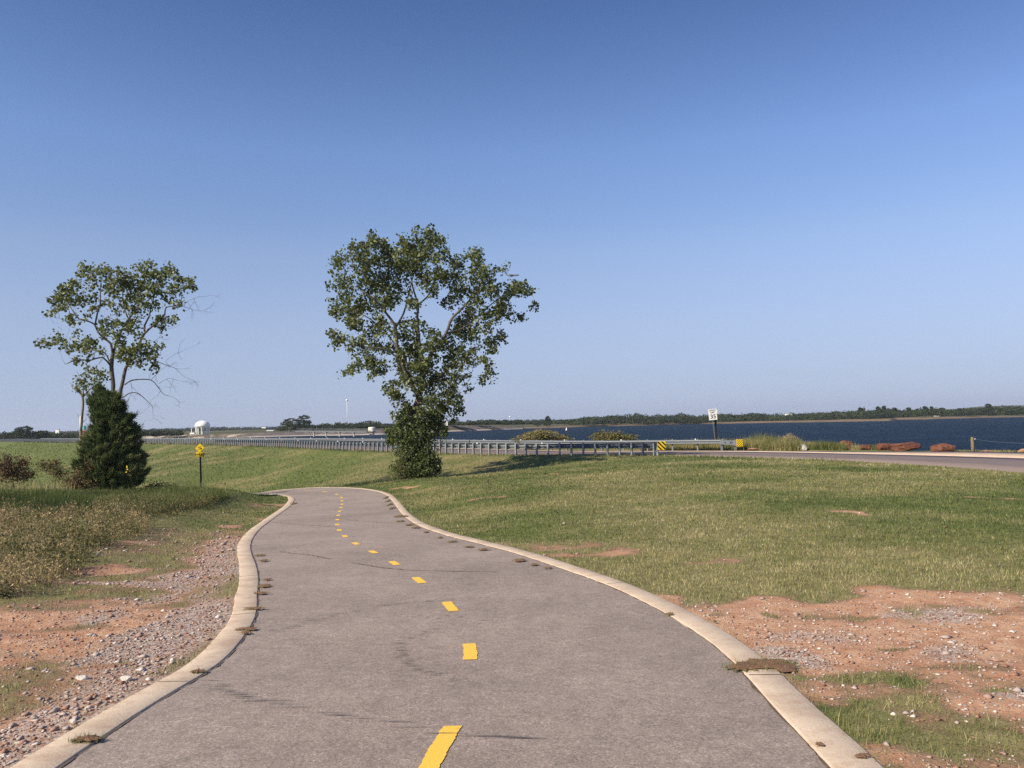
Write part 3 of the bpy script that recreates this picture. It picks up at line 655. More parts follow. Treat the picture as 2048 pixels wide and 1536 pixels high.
def limb_nodes(polys, Z0, scale, ox, oy, seed, zamp=1.0):
    """polys: list of (attach (poly index, vertex index) or None, [(cx,cy,dz?)...], r0, r1)"""
    N = []; Pn = []; ro = {}; ids = []
    for att, pts, r0, r1 in polys:
        P = np.array([np.array(at(ox + p[0] * scale, oy + p[1] * scale, Z0 + (p[2] if len(p) > 2 else 0))) for p in pts])
        if att is not None: P = np.vstack([N[ids[att[0]][att[1]]][None], P])
        C_ = catmull(P, .22) if len(P) > 1 else P
        prev = ids[att[0]][att[1]] if att is not None else -1; row = []; start = 1 if att is not None else 0
        m = len(C_); vid = []
        for j in range(start, m):
            N.append(C_[j]); Pn.append(prev); prev = len(N) - 1; ro[prev] = r0 + (r1 - r0) * j / (m - 1)
        all_ids = list(range(len(N) - (m - start), len(N)))
        vids = []
        for p in P[(1 if att is not None else 0):]:
            dd_ = [np.linalg.norm(N[q] - p) for q in all_ids]; vids.append(all_ids[int(np.argmin(dd_))])
        ids.append(vids)
    return N, Pn, ro
def in_blobs(blobs, Z0, scale, ox, oy, per, seed, dzf, squash=1.0):
    """sample points in blobs; dz is random but kept inside an ellipsoidal crown"""
    r = np.random.default_rng(seed); out = []; bid = []
    for bi, (cx, cy, rad) in enumerate(blobs):
        R0 = rad * scale * Z0 / FPX; dz = r.uniform(-1, 1) * dzf(cx, cy)
        c = np.array(at(ox + cx * scale, oy + cy * scale, Z0 + dz)); n = max(3, int(per * R0 ** 2))
        v = r.normal(size=(n, 3)); v /= np.linalg.norm(v, axis=1)[:, None]; v *= (r.random(n) ** (1 / 2.2))[:, None] * R0; out.append(c + v * np.array([1, 1.15, squash])); bid += [bi] * n
    return np.vstack(out), np.array(bid)
def leaf_clusters(tips, npt, spread, seed):
    r = np.random.default_rng(seed); n = len(tips) * npt; P = np.repeat(tips, npt, 0) + r.normal(size=(n, 3)) * spread; return P

def clumps(blobs, Z0, scale, ox, oy, per, dzf, k, seed, spread):
    C0, _ = in_blobs(blobs, Z0, scale, ox, oy, per, seed, dzf); r = np.random.default_rng(seed + 1)
    C0 = C0[fbm(C0[:, [0, 2]] + 40, .5, seed, 2) > .34]
    n = r.poisson(k, len(C0)); return np.repeat(C0, n, 0) + r.normal(size=(n.sum(), 3)) * spread
# ------------------------------------------------------------------ middle cottonwood
Z1 = 38.0; s1, ox1, oy1 = .2995, 640, 440
base1 = hit(832, 958); Z1 = base1.y + .35
t1 = empty('cottonwood_tree', (base1.x, Z1, T(base1.x, Z1)), 'tall leafy cottonwood rising out of a round bush by the path bend', 'tree')
polys = [
    (None, [(640, 1745), (635, 1600), (625, 1460), (618, 1360), (640, 1270), (665, 1190)], .26, .20),
    ((0, 5), [(600, 1080, -.3), (545, 950, -.7), (515, 850, -.9), (505, 720, -1.1), (440, 620, -1.4), (350, 520, -1.8), (290, 480, -2)], .13, .035),
    ((0, 5), [(680, 1080, .3), (670, 900, .5), (660, 780, .6), (650, 650, .7), (655, 570, .8), (620, 450, .7), (600, 330, .6)], .12, .03),
    ((0, 5), [(700, 1110, .2), (800, 1050, .8), (880, 970, 1.2), (980, 900, 1.6), (1080, 850, 1.9)], .10, .03),
    ((2, 0), [(740, 900, -.4), (840, 760, -.9), (880, 660, -1.1), (960, 580, -1.3), (1040, 480, -1.5), (1090, 380, -1.6)], .12, .03),
    ((1, 3), [(560, 620, -.6), (590, 500, -.4), (640, 300, -.2), (660, 180, 0)], .06, .02),
    ((4, 1), [(960, 720, .2), (1080, 620, .5), (1200, 520, .8), (1320, 470, 1)], .06, .02),
    ((1, 2), [(420, 730, .3), (300, 640, .9), (190, 590, 1.3)], .05, .02),
    ((1, 1), [(450, 870, -1.2), (320, 850, -1.6), (200, 830, -1.9)], .05, .02),
    ((1, 4), [(420, 450, -.5), (390, 300, 0), (370, 180, .3)], .045, .018),
    ((2, 4), [(740, 480, 1.2), (770, 340, 1.5), (790, 220, 1.6)], .05, .02),
    ((0, 4), [(560, 1210, -.5), (500, 1150, -.7)], .04, .02), ((0, 4), [(760, 1170, -.3), (850, 1180, -.6), (900, 1230, -.8)], .04, .015)]
N, Pn, ro = limb_nodes(polys, Z1, s1, ox1, oy1, 1)
blobs1 = [(350,90,30),(350,150,50),(220,230,80),(130,260,60),(400,180,70),(300,300,100),(130,370,60),(450,280,90),(560,200,90),(640,110,60),(720,130,80),(800,140,60),(830,230,50),(620,300,110),(740,280,90),(800,380,60),(180,450,80),(330,430,90),(420,400,80),(110,610,60),(200,560,80),(300,560,80),(540,420,80),(700,400,70),(750,480,45),(250,680,70),(380,690,60),(640,720,70),(340,800,80),(130,800,60),(230,830,70),(440,850,70),(300,920,90),(200,1000,50),(400,980,70),(530,900,60),(480,540,60),(620,850,70),(600,1000,80),(720,950,80),(760,830,70),(750,770,50),(860,560,60),(920,480,80),(900,380,60),(930,300,70),(1000,230,40),(1060,220,40),(1050,350,80),(1150,330,60),(1240,325,30),(1130,440,90),(1250,480,80),(1330,440,60),(1400,470,50),(1445,470,25),(1420,570,40),(1350,650,35),(1220,580,70),(1060,600,80),(960,680,80),(1080,720,90),(1200,780,50),(1000,800,90),(880,850,90),(1150,870,35),(960,930,80),(1100,940,50),(1120,1010,45),(1160,1090,25),(1080,1080,30),(1000,1120,25),(960,1050,40),(870,1060,70),(480,1110,60),(500,1180,60),(560,1250,60),(720,1100,70),(750,1200,80),(850,1150,70),(900,1220,60),(940,1260,30),(880,1320,40),(500,1310,30),(760,1290,60),
  (210,660,60),(90,540,30),(70,440,35),(75,770,25),(150,1030,25),(340,1040,30),(450,730,60),(560,780,50),(470,480,70),(620,560,50),(1180,640,60),(1130,820,60),(1280,620,40),(1040,480,70),(620,200,60),(300,200,50),(1050,280,50)]
def dz1(cx, cy): return 2.6 * math.sqrt(max(.08, 1 - ((cx - 740) / 760) ** 2)) * math.sqrt(max(.1, 1 - ((cy - 560) / 760) ** 2))
blobs1 += [(560, 1080, 55), (640, 1100, 60), (780, 1060, 60), (690, 1000, 70), (570, 1300, 45), (700, 1270, 60), (820, 1260, 60), (640, 900, 60), (560, 960, 60), (860, 960, 60), (700, 860, 50), (560, 700, 45), (420, 560, 60), (1000, 620, 60), (900, 740, 60), (540, 300, 70), (700, 200, 70)]
att, _ = in_blobs(blobs1, Z1, s1, ox1, oy1, 60, 5, dz1)
N, Pn = colonize(N, Pn, att, .16, .24, 2.6, 150, 3)
mb, Rr, ch = branch_mesh(N, Pn, .0045, 2.35, ro, rmax=.27)
loc = np.array(t1.location); mb.v = [tuple(np.array(v) - loc) for v in mb.v]
mb.build('trunk', M_bark, t1, smooth=True)
def leafy(N, Pn, ch, n0, per, size, spread, seed, keep=1.0, terminal_only=False, zmin=None):
    r = np.random.default_rng(seed); idx = [i for i in range(n0, len(N)) if len(ch[i]) == 0 or (not terminal_only and len(ch[i]) == 1 and len(ch[ch[i][0]]) == 0)]
    idx = [i for i in idx if r.random() < keep]; tips = N[idx]
    k = np.random.default_rng(seed + 1).poisson(per, len(tips)); P = np.repeat(tips, k, 0); P = P + r.normal(size=P.shape) * spread
    return P
n0 = len(ro)
LP = leafy(N, Pn, ch, n0, 9.0, .1, .12, 4)
LP = np.vstack([LP, clumps(blobs1, Z1, s1, ox1, oy1, 85, dz1, 9, 21, .12)])

_q = (LP - [0, 0, EYE]) @ CR; _u = 1024 - FPX * _q[:, 0] / _q[:, 2]; _v = 768 + FPX * _q[:, 1] / _q[:, 2]; LP = LP[~((_u > 1007) & (_v > 541) & (_v < 559))]
V, Fq = quads_at(LP, .15, 8, .95)
r = np.random.default_rng(2); npmesh('crown', V, Fq, M_leaf, t1, tint=np.clip(r.normal(.42, .2, len(Fq)), 0, 1), world_parent=True)
# pale stripped patch on the trunk
pa, pb = at(819, 822, Z1 - .21), at(820, 846, Z1 - .23)
o = MB().tube([Vector(pa) - t1.location, Vector((pa + pb) / 2) - t1.location + Vector((-.03, -.03, 0)), Vector(pb) - t1.location], [.05, .075, .06], 8).build('stripped_bark', M_bare, t1, smooth=True)

# generic leafy bush from pixel blobs
def bush(name, label, cat, basepx, Z, blobs, mat, leaf, dens, depth, seed, group=None, tint=(.4, .2), stems=True, sub=None, base_z=None, twig=M_bark, hollow=.4, aspect=.75, step=.14):
    bx, by = basepx; d = ray(bx, by); X0 = d[0] * Z; zg = T(X0, Z) if base_z is None else base_z
    e = empty(name, (X0, Z, zg - .02), label, cat, group)
    r = np.random.default_rng(seed); P = []
    for (cx, cy, rx, ry) in blobs:
        c = np.array(at(cx, cy, Z + r.uniform(-.5, .5) * depth)); RX = rx * Z / FPX; RZ = ry * Z / FPX; n = max(20, int(dens * RX * RZ))
        v = r.normal(size=(n, 3)); v /= np.linalg.norm(v, axis=1)[:, None]; v *= ((hollow + (1 - hollow) * r.random(n)) ** .7)[:, None]
        v *= 1 + .34 * (np.sin(v[:, 0:1] * 7 + seed + cx) * np.cos(v[:, 2:3] * 8 + seed * 2 + cy)) + .15 * np.sin(v[:, 0:1] * 17 + v[:, 2:3] * 13)
        P.append(c + v * np.array([RX, max(RX * .8, .2), RZ]))
    P = np.vstack(P); tz = terr(P[:, :2]) if base_z is None else np.full(len(P), zg); P = P[P[:, 2] > tz + .02]
    if stems:
        k = min(len(P), max(14, int(len(P) * .02))); tips = P[r.choice(len(P), k, replace=False)]
        nodes = [np.array([X0 + r.normal(0, .08), Z + r.normal(0, .08), zg - .02]) for _ in range(1)]; nn, pp = colonize(nodes, [-1] * 1, tips, step, step * 1.2, 9, 60, seed)
        mb, _, _ = branch_mesh(nn, pp, .006, 2.2, rmax=.05); l_ = np.array(e.location); mb.v = [tuple(np.array(v) - l_) for v in mb.v]; mb.build('stem', twig, e)
    V, Fq = quads_at(P, leaf, seed + 3, aspect); npmesh('foliage', V, Fq, mat, e, tint=np.clip(r.normal(tint[0], tint[1], len(Fq)), 0, 1), world_parent=True)
    return e
ZB = base1.y
bush('leafy_bush', 'dense round green bush wrapped round the foot of the tall cottonwood', 'bush', (830, 958), ZB - .1,
     [(832, 936, 42, 22), (818, 905, 28, 30), (850, 910, 24, 30), (830, 872, 38, 24), (796, 868, 20, 18), (862, 858, 24, 24), (848, 942, 32, 16), (806, 842, 18, 16), (846, 838, 22, 18), (874, 930, 9, 16), (783, 882, 12, 10), (876, 838, 16, 18), (888, 862, 10, 14), (776, 862, 9, 8), (800, 940, 20, 16), (815, 822, 12, 10)],
     M_leafd, .11, 4200, .5, 12)
bush('small_cedar_shrub', 'fine leaved yellow green shrub at the lower left of the leafy bush', 'bush', (800, 958), ZB - .75, [(800, 938, 20, 22), (795, 950, 16, 10), (803, 918, 12, 14)], M_cedar, .07, 5200, .2, 13, tint=(.8, .15), aspect=.3)

# ------------------------------------------------------------------ left cottonwood
s2, ox2, oy2 = .2344, 60, 500
Z2 = 38.2; x2 = ray(232, 960)[0] * Z2
t2 = empty('cottonwood_tree', (x2, Z2, T(x2, Z2)), 'sparse twin trunk cottonwood with dead lower limbs rising behind the dark cedar', 'tree')
polys = [
    (None, [(732, 2230), (728, 1800), (722, 1500), (712, 1350), (704, 1250), (710, 1150), (695, 1000), (704, 900)], .14, .095),
    (None, [(745, 2230), (742, 1800), (738, 1500), (738, 1350), (760, 1250), (790, 1130), (820, 1000), (870, 930), (930, 800)], .13, .07),
    ((0, 7), [(690, 800, -.1), (640, 760, -.2), (580, 700, -.4), (555, 640, -.5), (500, 610, -.6), (420, 590, -.7), (390, 560, -.8), (340, 540, -.9)], .06, .02),
    ((2, 3), [(575, 540, -.3), (600, 450, -.1), (600, 350, 0), (610, 240, .1)], .045, .02),
    ((0, 7), [(750, 760, .2), (790, 670, .3), (840, 590, .5), (900, 520, .6), (960, 470, .7), (1040, 400, .8), (1100, 320, .9)], .065, .02),
    ((1, 8), [(980, 710, -.3), (1080, 620, -.5), (1150, 550, -.7), (1160, 490, -.8), (1270, 465, -.9), (1300, 380, -1)], .06, .015),
    ((5, 0), [(980, 640, .1), (1020, 560, .3), (1030, 490, .5), (1060, 400, .6)], .05, .02),
    ((0, 6), [(620, 915, -.3), (520, 940, -.5), (400, 935, -.7), (340, 960, -.8), (300, 975, -.9)], .045, .012),
    ((2, 5), [(340, 480, 0), (300, 380, .3)], .03, .012), ((4, 2), [(800, 480, .9), (790, 350, 1.1), (790, 230, 1.2)], .04, .015),
    ((0, 6), [(640, 880, .4), (520, 850, .8), (360, 820, 1.0), (200, 800, 1.1), (100, 805, 1.1)], .035, .012),
    ((1, 6), [(850, 900, .5), (960, 850, .8), (1060, 830, 1)], .04, .015)]
N, Pn, ro = limb_nodes(polys, Z2, s2, ox2, oy2, 2)
blobs2 = [(400,130,28),(460,150,36),(600,160,55),(640,200,55),(430,210,36),(560,280,65),(480,300,55),(340,270,55),(280,300,36),(380,350,65),(260,400,75),(180,420,40),(420,420,55),(200,520,50),(280,490,55),(340,590,45),(180,550,30),(650,330,45),(780,180,55),(800,280,75),(720,260,50),(900,180,40),(960,160,50),(1040,130,40),(1150,160,50),(1230,180,40),(900,280,75),(1000,260,85),(1120,250,85),(1060,350,75),(950,370,65),(850,380,65),(740,390,35),(1200,330,60),(1290,260,55),(1370,280,40),(1300,350,45),(1400,320,20),(1270,460,30),(700,480,55),(800,480,60),(860,500,40),(700,540,45),(900,590,45),(1100,590,40),(1160,600,45),(1230,600,35),(1120,660,30),(600,660,45),(700,650,45),(760,620,50),(880,680,50),(920,720,40),(640,720,45),(400,710,25),(250,760,65),(170,800,45),(90,805,22),(330,830,65),(420,830,65),(520,800,65),(590,860,40),(480,890,55),(400,940,35),(800,800,60),(820,900,75),(900,860,65),(1000,840,65),(1060,900,55),(1140,830,30),(950,960,55),(1060,1000,35),(850,960,50),(760,900,45)]
blobs2 += [(520, 420, 50), (650, 440, 50), (560, 500, 40), (980, 480, 45), (1060, 470, 45), (760, 720, 45), (640, 600, 45), (880, 620, 55), (480, 560, 35), (330, 430, 55), (1180, 420, 45), (940, 440, 50), (700, 330, 55), (540, 200, 45), (1080, 200, 50)]
def dz2(cx, cy): return 2.0 * math.sqrt(max(.1, 1 - ((cx - 740) / 720) ** 2))
att, _ = in_blobs(blobs2, Z2, s2, ox2, oy2, 34, 9, dz2)
nseed = len(N); N, Pn = colonize(N, Pn, att, .17, .26, 2.4, 150, 5)
mb, Rr, ch = branch_mesh(N, Pn, .0045, 2.35, ro, rmax=.17)
loc = np.array(t2.location); mb.v = [tuple(np.array(v) - loc) for v in mb.v]; mb.build('trunk', M_bark, t2, smooth=True)
LP = leafy(N, Pn, ch, nseed, 7.0, .1, .11, 14, .92)
LP = np.vstack([LP, clumps(blobs2, Z2, s2, ox2, oy2, 105, dz2, 9, 22, .10)])
V, Fq = quads_at(LP, .14, 18, .95); r = np.random.default_rng(3)
npmesh('crown', V, Fq, M_leaf, t2, tint=np.clip(r.normal(.48, .2, len(Fq)), 0, 1), world_parent=True)
# dead bare limbs, forked twig by twig
dead = [([(805, 1150), (880, 1110), (1030, 1110), (1100, 1180), (1140, 1230), (1200, 1248)], .035), ([(790, 1262), (850, 1222), (920, 1222), (980, 1270), (1040, 1330), (1050, 1360)], .03), ([(830, 1390), (870, 1405), (900, 1415), (940, 1400)], .02),
        ([(1060, 950), (1120, 965), (1180, 990), (1240, 1010), (1300, 1070)], .02), ([(1270, 470), (1340, 492), (1400, 512)], .014), ([(1200, 1000), (1160, 950), (1220, 900), (1280, 872)], .01), ([(640, 900), (600, 960), (560, 1000)], .012),
        ([(1030, 1110), (1060, 1080), (1100, 1040)], .012), ([(1100, 1140), (1180, 1095), (1240, 1105)], .01), ([(1290, 480), (1360, 430), (1440, 400)], .01), ([(1100, 650), (1130, 700), (1090, 760)], .01), ([(860, 1130), (870, 1200), (850, 1260)], .012), ([(500, 610), (420, 600), (300, 600), (220, 575)], .01)]
mbd = MB(); rd = random.Random(4)
def twig(p, d, L, rad, depth):
    pts = [p]; rs_ = [rad]
    for k in range(4):
        d = (d + Vector((rd.uniform(-.35, .35), rd.uniform(-.3, .3), rd.uniform(-.3, .3)))).normalized(); p = p + d * (L / 4); pts.append(p); rs_.append(max(.0035, rad * (1 - .2 * (k + 1))))
        if depth > 0 and k > 0 and rd.random() < .8: twig(p, (d + Vector((rd.uniform(-.9, .9), rd.uniform(-.6, .6), rd.uniform(-.8, .8)))).normalized(), L * .6, rad * .5, depth - 1)
    mbd.tube([q - t2.location for q in pts], rs_, 4, cap=False)
for pts, rad in dead:
    P = [at(ox2 + a_ * s2, oy2 + b_ * s2, Z2 - .15 + .12 * k) for k, (a_, b_) in enumerate(pts)]
    C_ = catmull([tuple(p) for p in P], .1); m = len(C_); mbd.tube([Vector(c) - t2.location for c in C_], [max(.006, rad * (1 - .8 * i / m)) for i in range(m)], 5, cap=False)
    for j in range(max(2, m // 7)):
        i = rd.randrange(m // 3, m); twig(Vector(C_[i]), Vector((rd.uniform(-.3, 1), rd.uniform(-.5, .5), rd.uniform(-1, .9))).normalized(), rd.uniform(.25, .7), .009, 1)
    twig(Vector(C_[-1]), (Vector(C_[-1]) - Vector(C_[-3])).normalized(), .6, .008, 2)
    mbd.build('dead_limb', M_bark, t2); mbd.v = []; mbd.f = []

# slender broken tree at the far left
Z3 = 33.0; x3 = ray(163, 960)[0] * Z3
t3 = empty('slender_tree', (x3, Z3, T(x3, Z3)), 'thin young tree with a pale stripped trunk left of the cedar', 'tree')
polys = [(None, [(440, 1990), (438, 1800), (434, 1600), (437, 1500), (445, 1400), (452, 1320), (448, 1260), (425, 1215), (385, 1180)], .075, .04), ((0, 6), [(500, 1200, .2), (560, 1150, .3), (620, 1090, .4)], .035, .012), ((0, 6), [(460, 1150, -.1), (490, 1060, -.2)], .03, .01)]
N, Pn, ro = limb_nodes(polys, Z3, s2, ox2, oy2, 3)
att, _ = in_blobs([(500,1030,50),(560,1060,60),(430,1110,50),(480,1130,70),(400,1180,50),(580,1130,60),(640,1060,50),(450,1250,30),(560,1200,60),(520,1230,50),(600,1190,50)], Z3, s2, ox2, oy2, 50, 19, lambda a_, b_: .6)
ns3 = len(N); N, Pn = colonize(N, Pn, att, .15, .22, 2.0, 80, 6); mb, Rr, ch = branch_mesh(N, Pn, .004, 2.3, ro, rmax=.075)
loc = np.array(t3.location); mb.v = [tuple(np.array(v) - loc) for v in mb.v]; mb.build('trunk', M_barkp, t3, smooth=True)
LP = leafy(N, Pn, ch, ns3, 7, .1, .1, 24); LP = np.vstack([LP, clumps([(500,1030,50),(560,1060,60),(430,1110,50),(480,1130,70),(400,1180,45),(580,1130,60),(640,1060,50),(560,1200,60)], Z3, s2, ox2, oy2, 110, lambda a_, b_: .5, 8, 25, .09)]); V, Fq = quads_at(LP, .10, 28, .9); npmesh('crown', V, Fq, M_leaf, t3, tint=np.clip(rng.normal(.5, .2, len(Fq)), 0, 1), world_parent=True)
tw = MB()
for pts in ([(385, 1180), (360, 1150), (335, 1128)], [(440, 1120), (415, 1070), (400, 1030)], [(420, 1430), (405, 1400)], [(450, 1470), (475, 1450), (478, 1425)]):
    tw = MB(); tw.tube([at(ox2 + a_ * s2, oy2 + b_ * s2, Z3) - t3.location for a_, b_ in pts], [.014, .01, .005][:len(pts)], 4); tw.build('dead_limb', M_barkp, t3)
MB().tube([at(161.0, 832, Z3 - .07) - t3.location, at(161.5, 845, Z3 - .08) - t3.location, at(160.6, 862, Z3 - .08) - t3.location], [.03, .045, .03], 8).build('stripped_bark', M_bare, t3, smooth=True)

# ------------------------------------------------------------------ cedar
Zc = 31.2; xc = ray(222, 985)[0] * Zc; zc0 = T(xc, Zc)
tc_ = empty('cedar_tree', (xc, Zc, zc0 - .03), 'dark green bushy cedar on the bank in front of the sparse cottonwood', 'tree')
prof = [(770, 197, 201), (785, 191, 213), (800, 187, 236), (820, 181, 250), (850, 187, 264), (880, 178, 272), (900, 167, 275), (930, 161, 285), (955, 161, 288), (975, 168, 276), (992, 185, 262)]
py_, lx_, rx_ = map(np.array, zip(*prof))
r = np.random.default_rng(31); n = 30000
yy = 772 + (992 - 772) * r.random(n) ** .8; L_ = np.interp(yy, py_, lx_); Rt = np.interp(yy, py_, rx_); cxm = (L_ + Rt) / 2; hw = (Rt - L_) / 2 * .95
ang = r.random(n) * 2 * np.pi; lobes = 1 + .16 * np.sin(ang * 5 + yy * .11) + .12 * np.sin(ang * 11 - yy * .27) + .1 * np.sin(yy * .5 + ang * 3)
rad = hw * (.38 + .62 * r.random(n) ** .5) * np.minimum(1.03, .86 * lobes * (1 + .32 * (vnoise(np.stack([ang * 2.2 + 20, yy * .055 + 30], 1), .5, 99) - .5) * 2))
sc_ = Zc / FPX; Px = np.empty((n, 3)); cen = np.array([ray(c_, y_) for c_, y_ in zip(cxm[::1], yy[::1])])
Px[:, 0] = cen[:, 0] * Zc + rad * np.cos(ang) * sc_; Px[:, 1] = Zc + rad * np.sin(ang) * sc_ * .85; Px[:, 2] = EYE + cen[:, 2] * Zc
pl_n = 230; pk_n = 75
yv = 790 + 195 * r.random(pl_n) ** .75; av = r.random(pl_n) * 2 * np.pi; Lv, Rv = np.interp(yv, py_, lx_), np.interp(yv, py_, rx_); hv_ = (Rv - Lv) / 2 * .95; cv_ = (Lv + Rv) / 2
uu = r.random((pl_n, pk_n)) ** .8; f0_ = .62; f1_ = (r.uniform(.90, 1.0, pl_n) + .27 * r.random(pl_n) * np.clip((yv - 785) / 50, 0, 1))[:, None]; rr2 = hv_[:, None] * (f0_ + (f1_ - f0_) * uu); rise = (r.uniform(7, 20, pl_n) * np.clip((yv - 775) / 60, .25, 1))[:, None] * uu
cen2 = np.array([ray(c_, y_) for c_, y_ in zip(cv_, yv)])[:, None, :] * np.ones((1, pk_n, 1)); thk = (1 - .75 * uu) * 4.5 * sc_
PP = np.stack([cen2[..., 0] * Zc + rr2 * np.cos(av)[:, None] * sc_, Zc + rr2 * np.sin(av)[:, None] * sc_ * .85, EYE + cen2[..., 2] * Zc + rise * sc_], -1) + r.normal(size=(pl_n, pk_n, 3)) * thk[..., None]
Px = np.vstack([Px[r.random(n) < .62], PP.reshape(-1, 3)]); n = len(Px)
# second leader on the right
Px = Px[Px[:, 2] > zc0 + .03]; n = len(Px)
outd = Px - np.array([xc, Zc, 0]); outd[:, 2] = 0; outd /= np.linalg.norm(outd, axis=1)[:, None] + 1e-6
dr = outd * .75 + np.array([0, 0, .9]) + r.normal(size=(n, 3)) * .28; dr /= np.linalg.norm(dr, axis=1)[:, None]
k = 5; Pk = np.repeat(Px, k, 0) + r.normal(size=(n * k, 3)) * .025; dk = np.repeat(dr, k, 0) + r.normal(size=(n * k, 3)) * .35; pk_ = np.repeat(r.random(n) < .035, k); Pk = Pk + np.where(pk_[:, None], np.repeat(outd * [1, 1, 0] + [0, 0, .8], k, 0) * r.uniform(.04, .17, (n * k, 1)), 0); dk /= np.linalg.norm(dk, axis=1)[:, None]
ek = np.cross(dk, r.normal(size=(n * k, 3))); ek /= np.linalg.norm(ek, axis=1)[:, None]; ln = r.uniform(.07, .19, (n * k, 1))
V = np.stack([Pk - ek * .013, Pk + ek * .013, Pk + dk * ln], 1).reshape(-1, 3)
brown = np.repeat((vnoise(Px[:, [0, 2]] + 50, .45, 8) > .66) & (Px[:, 2] < zc0 + 2.2), k)
tint = np.clip(np.repeat(r.normal(.40, .16, n), k) + brown * .30 + r.normal(0, .06, n * k), 0, 1)
npmesh('crown', V, np.arange(len(V)).reshape(-1, 3), M_cedar, tc_, tint=tint, world_parent=True)
att = Px[r.choice(n, 500)]; nn, pp = colonize([np.array([xc, Zc, zc0 - .05 + .2 * i]) for i in range(17)], [-1] + list(range(16)), att, .15, .18, 3, 60, 2)
mb, _, _ = branch_mesh(nn, pp, .006, 2.1, rmax=.09); l_ = np.array(tc_.location); mb.v = [tuple(np.array(v) - l_) for v in mb.v]; mb.build('trunk', M_bark, tc_)

# ------------------------------------------------------------------ shrubs of the left bank
bush('russet_shrub', 'reddish brown shrub at the left edge of the picture', 'bush', (30, 975), 31.5, [(28, 945, 36, 28), (10, 938, 26, 26), (45, 925, 18, 14), (55, 950, 18, 16), (15, 918, 12, 12)], M_russet, .06, 5200, .5, 41, 'shrubs on the bank', tint=(.45, .25), hollow=.1)
bush('grey_green_shrub', 'open twiggy shrub between the russet shrub and the cedar', 'bush', (108, 975), 31.0, [(100, 935, 24, 16), (118, 945, 22, 22), (85, 930, 14, 12), (135, 960, 20, 16), (110, 925, 12, 8)], M_russet, .055, 4200, .4, 42, 'shrubs on the bank', tint=(.75, .25), hollow=.05)
bush('brown_shrub', 'low brown and green shrub against the left foot of the cedar', 'bush', (172, 985), 30.4, [(165, 955, 26, 24), (180, 930, 16, 22), (190, 962, 24, 20), (150, 970, 20, 12)], M_russet, .06, 6500, .4, 43, 'shrubs on the bank', tint=(.6, .3), hollow=.1)
bush('dark_weed_clump', 'dark green clump of upright weeds right of the cedar', 'bush', (305, 985), 31.5, [(300, 975, 18, 12), (315, 972, 14, 10), (335, 975, 16, 10), (350, 976, 14, 8)], M_leafd, .06, 3500, .3, 44, tint=(.25, .15), hollow=.1)
bush('dark_green_shrub', 'rounded dark green shrub in front of the taller weeds', 'bush', (330, 1055), 22.0, [(325, 1040, 28, 13), (345, 1045, 12, 8), (305, 1038, 12, 8)], M_leafd, .04, 9000, .3, 45, tint=(.45, .2), hollow=.1)
bush('low_green_shrub', 'low green shrub spreading at the end of the weeds near the sign', 'bush', (420, 1003), 29.0, [(415, 993, 36, 9), (400, 990, 20, 8), (440, 995, 14, 7)], M_leafd, .05, 6500, .4, 46, tint=(.55, .2), hollow=.1)
bush('leafy_weed', 'spindly leafy weed between the sign and the path', 'plant', (450, 998), 29.5, [(440, 985, 14, 12), (450, 970, 8, 8), (455, 988, 8, 9), (432, 972, 6, 7)], M_farbr, .04, 2600, .3, 47, tint=(.4, .2), hollow=.0)
bush('small_grey_weed', 'small grey green weed at the left edge above the bare red soil', 'plant', (15, 1210), 8.9, [(15, 1195, 30, 14), (0, 1190, 24, 14), (35, 1203, 14, 8)], M_weed, .022, 16000, .3, 48, tint=(.1, .15), hollow=.0, step=.05)
# tall yellow-flowered stalk
pz = 30.0; f0 = at(272, 978, pz); f1 = at(252, 938, pz); ft = empty('flower_stalk', (f0.x, pz, T(f0.x, pz)), 'tall leaning stalk with bright yellow flowers in front of the cedar', 'plant')
fl = Vector(f1) - ft.location; m_ = MB().tube([(0, 0, 0), fl * .5 + Vector((.03, 0, .0)), fl], [.008, .006, .004], 5)
for k in range(14):
    q = fl * random.uniform(.1, .85); dv = Vector((random.uniform(-1, 1), random.uniform(-1, 1), random.uniform(0, .6))).normalized() * .08; m_.add([q, q + dv * .6 + Vector((0, 0, .015)), q + dv, q + dv * .6 - Vector((0, 0, .015))], [(0, 1, 2, 3)])
m_.build('stem', M_leafd, ft)
for k in range(5):
    m_ = MB(); c = fl + Vector((random.uniform(-.10, .08), random.uniform(-.05, .05), random.uniform(-.12, .12)))
    for j in range(7):
        a_ = j * 2 * math.pi / 7; u = Vector((math.cos(a_), -.5, math.sin(a_))) * .030; v_ = Vector((-math.sin(a_), 0, math.cos(a_))) * .009; m_.add([c, c + u * .6 + v_, c + u, c + u * .6 - v_], [(0, 1, 2, 3)])
    m_.build('flower_head', M_yflower, ft)

